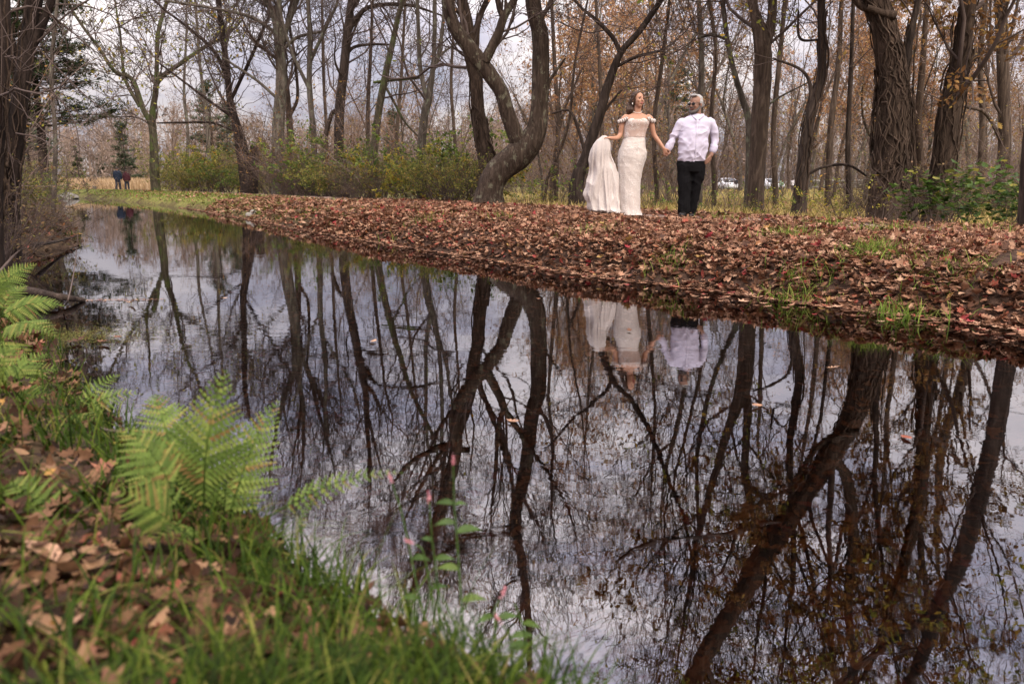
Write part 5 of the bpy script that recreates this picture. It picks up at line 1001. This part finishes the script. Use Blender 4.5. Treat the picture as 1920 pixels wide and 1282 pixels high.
hand(B, WB1, J(300, 540, -.2) - WB1, (.1, .3, -1), -1, curl=.75, sc=.88)
hand(B, WB2, J(850, 690, -.03) - WB2, (.45, .9, 0), 1, curl=.6, sc=.88)
HBc = J(592, 233, -.015); RB = rotm(R(30), R(-5), R(3)); XB = head(B, HBc, RB, 1.04, True)
B.build('body', M['skin_bride'], eb, .0042, 3); facebits(eb, XB, RB, 1.04, 'lip_rose')
# hair swept over one shoulder
H_ = Body(); H_.ell(XB(0, .03, .052), (.088, .092, .082), RB); H_.ell(XB(0, .062, .0), (.078, .07, .09), RB); H_.ell(XB(.055, .02, .0), (.03, .05, .06), RB); H_.ell(XB(-.062, .015, .0), (.024, .05, .062), RB); H_.limb([XB(.0, -.03, .105), XB(-.06, -.035, .075), XB(-.08, -.01, .01)], [.02, .022, .016]); H_.limb([XB(.0, -.035, .103), XB(.055, -.04, .07), XB(.077, -.02, .02)], [.018, .018, .012])
for k in range(5): dx = (k - 2) * 9; H_.limb([J(560 + dx, 230, .04), J(545 + dx, 270, .05), J(530 + dx, 310, .03 - .01 * k), J(524 + dx * .8, 345, .03)], [.034, .034, .026, .01])
H_.limb([J(630, 250, .045), J(634, 285, .05), J(630, 310, .06)], [.02, .02, .008])
H_.build('hair', M['hair_brown'], eb, .006, 2, lambda v: .0035 * np.sin(v[:, 0] * 420 + v[:, 1] * 260 + np.sin(v[:, 2] * 22) * 2.5) + .006 * ridged(v, 22, 5, 3, 1))
link('earring', Body().limb([J(545, 258, -.05), J(545, 268, -.05)], [.005, .008], n=5).a.mesh('earring'), M['pearl'], eb)
link('necklace', Body().limb([J(550, 322, -.02), J(570, 335, -.055), J(595, 338, -.07), J(618, 334, -.06), J(630, 322, -.02)], [.003] * 5, n=24).a.mesh('necklace'), M['pearl'], eb)
# gown
g = np.random.default_rng(3)
def ld(cy, x0, x1, ry, dy=0.): c = (x0 + x1) / 2; return (J(c, 0)[0], dy, J(0, cy)[2], (x1 - x0) / 2 * MPX, ry)
def foldf(an, t_): return 1 + (.012 * np.sin(an * 7 + t_ * 5) + .01 * np.sin(an * 12 - t_ * 8)) * (.3 + 1.5 * max(0, t_))
sk = Body(); sk.loft([ld(1186, 452, 668, .22, .02), ld(1168, 455, 652, .20, .02), ld(1120, 455, 640, .17, .01), ld(1000, 450, 636, .15), ld(880, 443, 640, .145), ld(780, 438, 660, .15), ld(690, 437, 680, .155), ld(640, 442, 678, .15), ld(585, 465, 668, .13), ld(545, 481, 662, .118), ld(535, 482, 661, .116)][::-1], fold=lambda a, t_: foldf(a, t_))
def crease(v): return .007 * ridged(v, 4, 16, 2, 1) * np.exp(-((v[:, 2] - .95) / .22) ** 2) + .006 * ridged(v, 7, 4, 6, 2) + .010 * np.clip(.7 - v[:, 2], 0, 1) * ridged(v, 14, 1.6, 1, 3)
sk.build('skirt', M['lace'], eb, .007, 2, crease)
bd = Body(); bd.loft([ld(538, 479, 664, .120), ld(500, 480, 668, .121, -.002), ld(460, 482, 680, .128, -.008), ld(425, 486, 694, .14, -.016), ld(403, 492, 694, .135, -.018), ld(392, 500, 690, .12, -.02)])
bo = bd.build('bodice', M['bodice_lace'], eb, .006, 2, lambda v: .003 * ridged(v, 20, 6, 0, 5))
bu = Body(); [bu.ell(J(x_, 412, -.085), (.062, .05, .052)) for x_ in (540, 640)]; bu.build('bust_cups', M['lace'], eb, .006, 4)
for x_, nx in ((462, 0), (716, 1)):
    sl_ = Body(); sl_.limb([J(x_ - 38 if not nx else x_ - 35, 385 if not nx else 383, -.09), J(x_ - 10, 400, -.055), J(x_ + 16, 403, -.02), J(x_ + 12, 405, .04)] if nx else [J(x_ + 38, 385, -.09), J(x_ + 8, 400, -.055), J(x_ - 20, 406, -.02), J(x_ - 18, 408, .04)], [.022, .03, .03, .02]); sl_.build('off_shoulder_sleeve', M['lace'], eb, .006, 1, lambda v: .006 * np.sin(v[:, 0] * 180 + v[:, 2] * 90))
tr_ = Body(); tr_.loft([ld(524, 288, 312, .02, -.2), ld(540, 268, 346, .035, -.19), ld(572, 230, 364, .06, -.17), ld(640, 196, 380, .09, -.14), ld(720, 172, 400, .10, -.11), ld(790, 178, 424, .12, -.08), ld(860, 176, 446, .13, -.05), ld(930, 168, 462, .14, -.03), ld(1010, 150, 474, .15, -.01), ld(1070, 178, 484, .16, .0), ld(1120, 180, 500, .17, .01), ld(1150, 196, 520, .18, .01), ld(1172, 230, 545, .16, .01)][::-1][::-1], fold=lambda a, t_: 1 + (.05 * np.sin(a * 6 + t_ * 4) + .04 * np.sin(a * 11 - t_ * 3)) * min(1, t_ * 1.6))
tr_.build('train', M['tulle'], eb, .007, 2, lambda v: (.022 * ridged(v, 9, 1.3, 1, 1) + .016 * ridged(v, 20, 2.5, -1, 2)) * np.clip((1.2 - v[:, 2]) * 3, .25, 1) - .008)
# ---------------- the man
em = figure_at(1035, 1195, 'grey-haired bearded man in a white shirt and black trousers holding her hand'); J = Jf(1035, 1195)
B = Body()
B.loft([(J(1062, 760)[0], 0, J(0, 760)[2], .17, .12), (J(1065, 600)[0], -.01, J(0, 600)[2], .185, .135), (J(1075, 480)[0], 0, J(0, 480)[2], .185, .125), (J(1085, 420)[0], 0, J(0, 420)[2], .16, .09), (J(1090, 375)[0], .01, J(0, 375)[2], .09, .07)])
B.limb([J(1092, 375, .015), J(1090, 340, .005), J(1086, 310, 0)], [.07, .062, .062])
for a_, b_, c_, dy in ((1000, 1002, 1000, -.06), (1120, 1112, 1076, .05)): B.limb([J(a_, 760), J(b_, 950, dy * .5), J(c_, 1150, dy)], [.09, .065, .045]); B.limb([J(c_, 1165, dy + .03), J(c_ - 6, 1180, dy - .1)], [.02, .016])
WM1, WM2 = J(862, 640, .02), J(1222, 690, -.03)
B.limb([J(1000, 430), J(930, 485, .01), J(903, 540, .02), WM1], [.045, .04, .038, .03]); B.limb([J(1180, 430), J(1244, 495, .02), J(1260, 580, .03), WM2], [.045, .04, .04, .032])
hand(B, WM1, J(832, 712, -.02) - WM1, (-.5, -.6, 0), -1, curl=.7, sc=1.03)
hand(B, WM2, J(1182, 745, -.09) - WM2, (-.5, .5, 0), 1, curl=.25, sc=1.03)
HMc = J(1078, 272, 0); RMh = rotm(R(-48), R(4), R(0)); XM = head(B, HMc, RMh, 1.13)
B.build('body', M['skin_man'], em, .0045, 3); facebits(em, XM, RMh, 1.13, 'lip_man')
H_ = Body(); H_.ell(XM(0, .03, .056), (.082, .09, .082), RMh); H_.ell(XM(0, .06, .0), (.078, .055, .07), RMh); H_.ell(XM(0, -.045, .115), (.062, .045, .026), RMh); H_.ell(XM(.072, .025, .025), (.012, .045, .045), RMh); H_.ell(XM(-.072, .025, .025), (.012, .045, .045), RMh)
H_.build('hair', M['hair_grey'], em, .006, 2, lambda v: .0016 * np.sin(v[:, 0] * 520 + v[:, 2] * 250 + np.sin(v[:, 1] * 90)) + .004 * ridged(v, 30, 24, 9, 1))
bb = Body(); bb.limb([XM(.068, -.005, -.03), XM(.062, -.04, -.07), XM(.03, -.075, -.095), XM(0, -.088, -.1), XM(-.03, -.075, -.095), XM(-.062, -.04, -.07), XM(-.068, -.005, -.03)], [.014, .021, .027, .029, .027, .021, .014], n=30); bb.limb([XM(-.032, -.09, -.05), XM(-.018, -.103, -.04), XM(0, -.106, -.038), XM(.018, -.103, -.04), XM(.032, -.09, -.05)], [.006, .0075, .007, .0075, .006], n=14)
bb.build('beard', M['beard'], em, .005, 1, lambda v: .002 * np.sin(v[:, 0] * 400 + v[:, 2] * 350))
gl_ = Body()
for s_ in (1, -1): gl_.ell(XM(s_ * .034, -.1, .004), (.028, .0045, .019), RMh); gl_.limb([XM(s_ * .062, -.094, .012), XM(s_ * .078, -.05, .012), XM(s_ * .08, .01, .008)], [.004, .004, .003], n=8)
gl_.limb([XM(-.062, -.097, .014), XM(0, -.107, .013), XM(.062, -.097, .014)], [.004, .0035, .004], n=8); link('glasses', gl_.a.mesh('glasses'), M['glass_dark'], em)
sh = Body(); ldm = lambda cy, x0, x1, ry, dy=0.: (J((x0 + x1) / 2, 0)[0], dy, J(0, cy)[2], (x1 - x0) / 2 * MPX, ry)
sh.loft([ldm(748, 985, 1150, .13, -.005), ldm(740, 945, 1182, .138, -.005), ldm(700, 938, 1190, .15, -.012), ldm(620, 938, 1196, .162, -.02), ldm(540, 940, 1200, .158, -.016), ldm(470, 945, 1208, .145), ldm(415, 950, 1218, .125), ldm(394, 962, 1204, .11), ldm(376, 992, 1180, .095), ldm(356, 1024, 1152, .082), ldm(345, 1040, 1135, .072, .005)])
sh.limb([J(985, 412), J(960, 420), J(925, 485, .01), J(900, 540, .02), J(868, 618, .02)], [.06, .066, .062, .06, .055]); sh.limb([J(1185, 415), J(1212, 420), J(1244, 490, .02), J(1260, 570, .03), J(1247, 634, .0)], [.062, .068, .066, .062, .056])
def wr(v): return (.011 * ridged(v, 6, 8, 4, 1) + .007 * ridged(v, 11, 12, -7, 2)) * (.7 + .6 * (v[:, 2] < 1.25)) - .002
so_ = sh.build('shirt', M['shirt'], em, .007, 2, wr)
def on_front(x, z, push=.006):
    """point on the front of the shirt"""
    ok, hit, nn, i = so_.ray_cast(Vector((x, -1, z)), Vector((0, 1, 0))); return np.array(hit) + (0, -push, 0) if ok else np.array([x, -.15, z])
pk = [on_front(J(1078 - .04 * (z_ - 380) * .3, 0)[0], J(0, z_)[2], .004) for z_ in range(395, 735, 20)]
link('button_placket', Body().limb(pk, [.014] * len(pk), flat=((0, 1, 0), .3), n=40).a.mesh('button_placket'), M['shirt'], so_)
for z_ in range(410, 730, 48): link('button', Body().ell(on_front(J(1077 - .012 * (z_ - 380), 0)[0], J(0, z_)[2], .009), (.006, .003, .006)).a.mesh('button'), M['pearl'], so_)
co = Body(); co.limb([J(1092, 348, .085), J(1140, 352, .03), J(1136, 364, -.06), J(1098, 396, -.13)], [.011, .013, .015, .009], n=20); co.limb([J(1092, 348, .085), J(1044, 354, .02), J(1046, 368, -.06), J(1070, 396, -.13)], [.011, .013, .015, .009], n=20); link('collar', co.a.mesh('collar'), M['shirt'], so_)
for c_, b_ in ((J(868, 612, .02), J(862, 630, .02)), (J(1250, 622, .005), J(1240, 648, -.005))): link('cuff', Body().limb([c_, b_], [.06, .058], n=5).a.mesh('cuff'), M['shirt'], so_)
tz = Body(); tz.loft([ldm(735, 936, 1188, .14), ldm(780, 937, 1186, .14), ldm(830, 942, 1180, .13)][::-1])
tz.limb([J(1002, 775, -.01), J(1004, 880, -.03), J(1006, 980, -.04), J(1006, 1100, -.05), J(1006, 1160, -.05)], [.118, .110, .102, .097, .098]); tz.limb([J(1122, 775, .0), J(1118, 880, .01), J(1106, 980, .03), J(1092, 1100, .05), J(1082, 1170, .05)], [.118, .108, .095, .086, .08])
tz.build('trousers', M['black_cloth'], em, .008, 3, lambda v: .012 * ridged(v, 6, 7, 4, 3) - .004)
for cx_, cy_, dy, dx in ((985, 1180, -.1, -.05), (1072, 1190, .03, -.02)): s_ = Body(); s_.limb([J(cx_ + 15, cy_, dy + .1), J(cx_ + 5, cy_ + 3, dy - .02), J(cx_ - 14, cy_ + 6, dy - .13)], [.05, .056, .044], flat=((0, 0, 1), .8)); s_.build('shoe', M['shoe'], em, .006, 3)
# ---------------- figures far away
def walker(label, px_, Y, H, jacket, legs, hair, wide=1.0, gap=.1, hooded=False, lean=0.):
    q = P(px_, 345, Y); e = empty('person', (q[0], q[1], hz(q[0], q[1]) + .01), label, 'person'); k = H / 1.75; v3 = lambda x, y, z: np.array([x * k, y * k, z * k])
    b = Body(); b.ell(v3(0, 0, 1.64), (.075 * k, .09 * k, .115 * k)); b.limb([v3(0, 0, 1.45), v3(0, 0, 1.56)], [.06 * k, .055 * k]); b.loft([(0, 0, .9 * k, .14 * k, .1 * k), (0, 0, 1.15 * k, .15 * k, .1 * k), (0, 0, 1.42 * k, .17 * k, .09 * k), (0, 0, 1.48 * k, .1 * k, .06 * k)])
    for s_ in (1, -1): b.limb([v3(s_ * .09, 0, .92), v3(s_ * .1, s_ * .05, .5), v3(s_ * gap, s_ * .1, .07), v3(s_ * gap, s_ * .1 + .1, .04)], [.075 * k, .055 * k, .04 * k, .035 * k]); b.limb([v3(s_ * .19, 0, 1.42), v3(s_ * .25, .02, 1.15), v3(s_ * .24, .08, .88)], [.05 * k, .045 * k, .03 * k]); hand(b, v3(s_ * .24, .08, .88), (0, .1, -1), (-s_, 0, 0), -s_, .5, k)
    b.build('body', M['skin_man'], e, .012, 2)
    h = Body(); h.ell(v3(0, -.01, 1.67), (.088 * k, .098 * k, .1 * k)); h.build('hair', M[hair], e, .012, 2)
    j = Body(); j.loft([(0, 0, .82 * k, .19 * k * wide, .14 * k), (0, 0, 1.1 * k, .19 * k * wide, .14 * k), (0, 0, 1.35 * k, .21 * k * wide, .13 * k), (0, 0, 1.5 * k, .1 * k, .09 * k)])
    for s_ in (1, -1): j.limb([v3(s_ * .19, 0, 1.42), v3(s_ * .26, .02, 1.15), v3(s_ * .25, .07, .93)], [.075 * k, .068 * k, .055 * k])
    if hooded: j.ell(v3(0, -.03, 1.5), (.12 * k, .1 * k, .08 * k))
    j.build('jacket', M[jacket], e, .014, 3, lambda v: .006 * np.sin(v[:, 2] * 30 + v[:, 0] * 20))
    t_ = Body(); t_.loft([(0, 0, .78 * k, .17 * k, .12 * k), (0, 0, .92 * k, .16 * k, .12 * k)])
    for s_ in (1, -1): t_.limb([v3(s_ * .09, 0, .82), v3(s_ * .1, s_ * .05, .5), v3(s_ * gap, s_ * .1, .1)], [.095 * k, .08 * k, .068 * k])
    t_.build('trousers', M[legs], e, .014, 3)
    for s_ in (1, -1): link('shoe', Body().limb([v3(s_ * gap, s_ * .1 - .04, .045), v3(s_ * gap, s_ * .1 + .16, .04)], [.05 * k, .042 * k]).a.mesh('shoe'), M['shoe'], e)
    return e
walker('distant walker in a navy jacket seen from behind on the path', 221.5, 61, 1.82, 'navy', 'dark_jeans', 'hair_dark', 1.12)
walker('distant walker in a maroon jacket beside the one in navy', 238, 61.5, 1.62, 'maroon', 'dark_jeans', 'hair_dark', 1.1, .08, True)
e_ = walker('small figure in a pale green top far across the field behind the woods', 1465, 66, 1.0, 'light_green', 'dark_jeans', 'hair_dark'); e_ = walker('small figure in a white top far across the field, nearer the crooked trunk', 1486, 62, 1.0, 'white_cloth', 'dark_jeans', 'hair_dark')
walker('dark-clothed figure standing right of the parked white car', 1380, 86, 1.3, 'dark_jeans', 'dark_jeans', 'hair_dark')
# ---------------- parked cars and stone wall across the field
pm('car_white', (.75, .76, .78), .25, nsc=3, amt=.02, spec=.6); pm('car_glass', (.03, .035, .04), .1, spec=.8); pm('tyre', (.02, .02, .02), .9); pm('rim', (.4, .4, .42), .35, spec=.6); pm('lamp', (.7, .7, .68), .15, spec=.8)
def car(label, px_, Y, yaw, L=4.4):
    q = P(px_, 345, Y); e = empty('parked_car', (q[0], q[1], hz(q[0], q[1])), label, 'car', 'white cars parked across the field'); e.rotation_euler[2] = yaw; W = .88
    def prism(name, prof, w_, mt, par, inset=.0):
        bm = bmesh.new(); a = [bm.verts.new((x, -w_ + (inset if z > .95 else 0), z)) for x, z in prof]; b = [bm.verts.new((x, w_ - (inset if z > .95 else 0), z)) for x, z in prof]; n = len(prof)
        bm.faces.new(a); bm.faces.new(b[::-1]); [bm.faces.new((a[i], b[i], b[(i + 1) % n], a[(i + 1) % n])) for i in range(n)]
        bmesh.ops.recalc_face_normals(bm, faces=bm.faces); bmesh.ops.bevel(bm, geom=bm.edges[:], offset=.05, segments=3, affect='EDGES'); me = bpy.data.meshes.new(name); bm.to_mesh(me); bm.free(); return link(name, me, M[mt], par)
    prism('body', [(-2.15, .3), (2.15, .3), (2.2, .6), (2.1, .8), (1.2, .93), (.55, 1.38), (-.9, 1.42), (-1.7, .98), (-2.15, .9), (-2.2, .55)], W, 'car_white', e, .14)
    prism('windscreen', [(1.16, .955), (1.19, .98), (.62, 1.36), (.56, 1.33)], W - .2, 'car_glass', e); prism('rear_window', [(-1.0, 1.40), (-.94, 1.43), (-1.66, 1.03), (-1.70, 1.0)], W - .2, 'car_glass', e)
    for s_ in (1, -1):
        prism('side_window', [(1.0, .97), (.5, 1.32), (-.8, 1.35), (-1.4, .99)], .03, 'car_glass', e).location = (0, s_ * (W - .09), 0)
        link('headlight', Body().ell((2.13, s_ * .62, .68), (.08, .17, .08)).a.mesh('headlight'), M['lamp'], e)
        for x_ in (1.35, -1.35):
            _, V, f, tri = capsule([(x_, s_ * (W - .14), .32), (x_, s_ * (W + .01), .32)], [.32, .32], 4, 24); w2 = link('wheel', Body().raw(V, f, tri).a.mesh('wheel'), M['tyre'], e); w2.scale = (1, 1, 1)
            w2.data.transform(Matrix.Translation((x_, s_ * (W - .07), .32)) @ Matrix.Diagonal((1, .28, 1, 1)) @ Matrix.Translation((-x_, -s_ * (W - .07), -.32)))
            link('rim', Body().ell((x_, s_ * (W + .02), .32), (.2, .03, .2)).a.mesh('rim'), M['rim'], w2)
car('white car parked nose-on across the field, seen right of the man', 1362, 88, R(-84)); car('white car parked behind the first forked trunk', 1440, 96, R(-75)); car('white car glimpsed through the thicket between the leaning and forked trees', 748, 100, R(-10))
def wall():
    g = np.random.default_rng(8); q = P(1500, 345, 84); q2 = P(1640, 345, 80); n = 260; a = Acc()
    for k in range(n):
        t_ = g.random(); row = g.integers(0, 5); c = q * (1 - t_) + q2 * t_ ; z = hz(c[0], c[1]) + .12 + row * .2; r_ = np.array([.28, .22, .13]) * g.uniform(.8, 1.3); V, f, tri = ellip((c[0], c[1] + g.normal() * .04, z), r_, rotm(g.normal() * .3, g.normal() * .1), 7); V = V + g.normal(size=V.shape) * .012; m_ = a.n; a.add(V, f); a.F.setdefault(3, []).append(tri + m_)
    o = link('stone_wall', a.mesh('stone_wall'), M['stone']); tag(o, 'low grey dry-stone wall at the far side of the field', 'wall')
wall()
# ================================================================ labels for the repeats: which landmark each stands by, and how near
LM = [(20, 'dark left-bank trunks'), (100, 'thin grey left-bank stem'), (230, 'distant walkers'), (290, 'mossy V tree'), (350, 'slight bare tree'), (392, 'low bare limb'), (467, 'ivy-hung stump'), (522, 'three-leader tree'), (588, 'straight forked tree'), (638, 'stout arching trunk'),
      (703, 'leaning mossy tree'), (793, 'tuning-fork tree'), (850, 'thin vined stem'), (910, 'curved tree'), (975, 'curved stem'), (1042, 'thin brown stem'), (1090, 'leaning dark tree'), (1130, 'gathered train'), (1182, 'bride'), (1235, 'joined hands'), (1295, 'man'), (1345, 'stem by the man'), (1404, 'bowed thin tree'), (1440, 'first forked trunk'), (1508, 'crooked dark trunk'),
      (1556, 'slim leaning stem'), (1605, 'thin dark pole'), (1670, 'massive vined trunk'), (1728, 'vine-hung gap stem'), (1775, 'right-leaning vined trunk'), (1838, 'slim right-hand trunk'), (1882, 'greyish far trunk'), (1930, 'near right-edge trunk')]
KIND = {'distant bare trees on the left': 'bare distant tree', 'bare trees in the middle thicket': 'bare thicket tree', 'russet trees behind the bride': 'russet woodland tree', 'open woods behind the man': 'slim woodland tree', 'dense brown woods on the right': 'brown-leaved woodland tree',
        'saplings behind the green shrubs': 'thin brown sapling', 'saplings behind the bride': 'russet twiggy sapling', 'saplings right of the man': 'slender sapling', 'saplings among the vined trunks': 'brown sapling', 'weeds beyond the path': 'low leafy weed clump', 'far shrubs on the left': 'far olive-brown shrub', 'far shrubs at the canal end': 'far dull shrub'}
bins = {}
for o in bpy.data.objects:
    if o.get('group') in KIND and o.parent is None:
        d_ = o.location.y * cp + (CAMH - .5) * sp; x_ = 960 + F * o.location.x / d_; k = min(range(len(LM)), key=lambda i: abs(LM[i][0] - x_))
        bins.setdefault((o['group'], LM[k][1], 'left' if x_ < LM[k][0] else 'right'), []).append(o)
RANK = ['nearest', 'second nearest', 'third nearest', 'fourth nearest', 'fifth nearest', 'sixth nearest', 'seventh nearest', 'eighth nearest', 'ninth nearest', 'farthest']
for (gp, nm_, sd_), L_ in bins.items():
    L_.sort(key=lambda o: o.location.y)
    for i, o in enumerate(L_): o['label'] = f"{KIND[gp]} just {sd_} of the {nm_}" + ('' if len(L_) == 1 else f", {RANK[min(i, 9)]} there" if len(L_) > 1 else '')
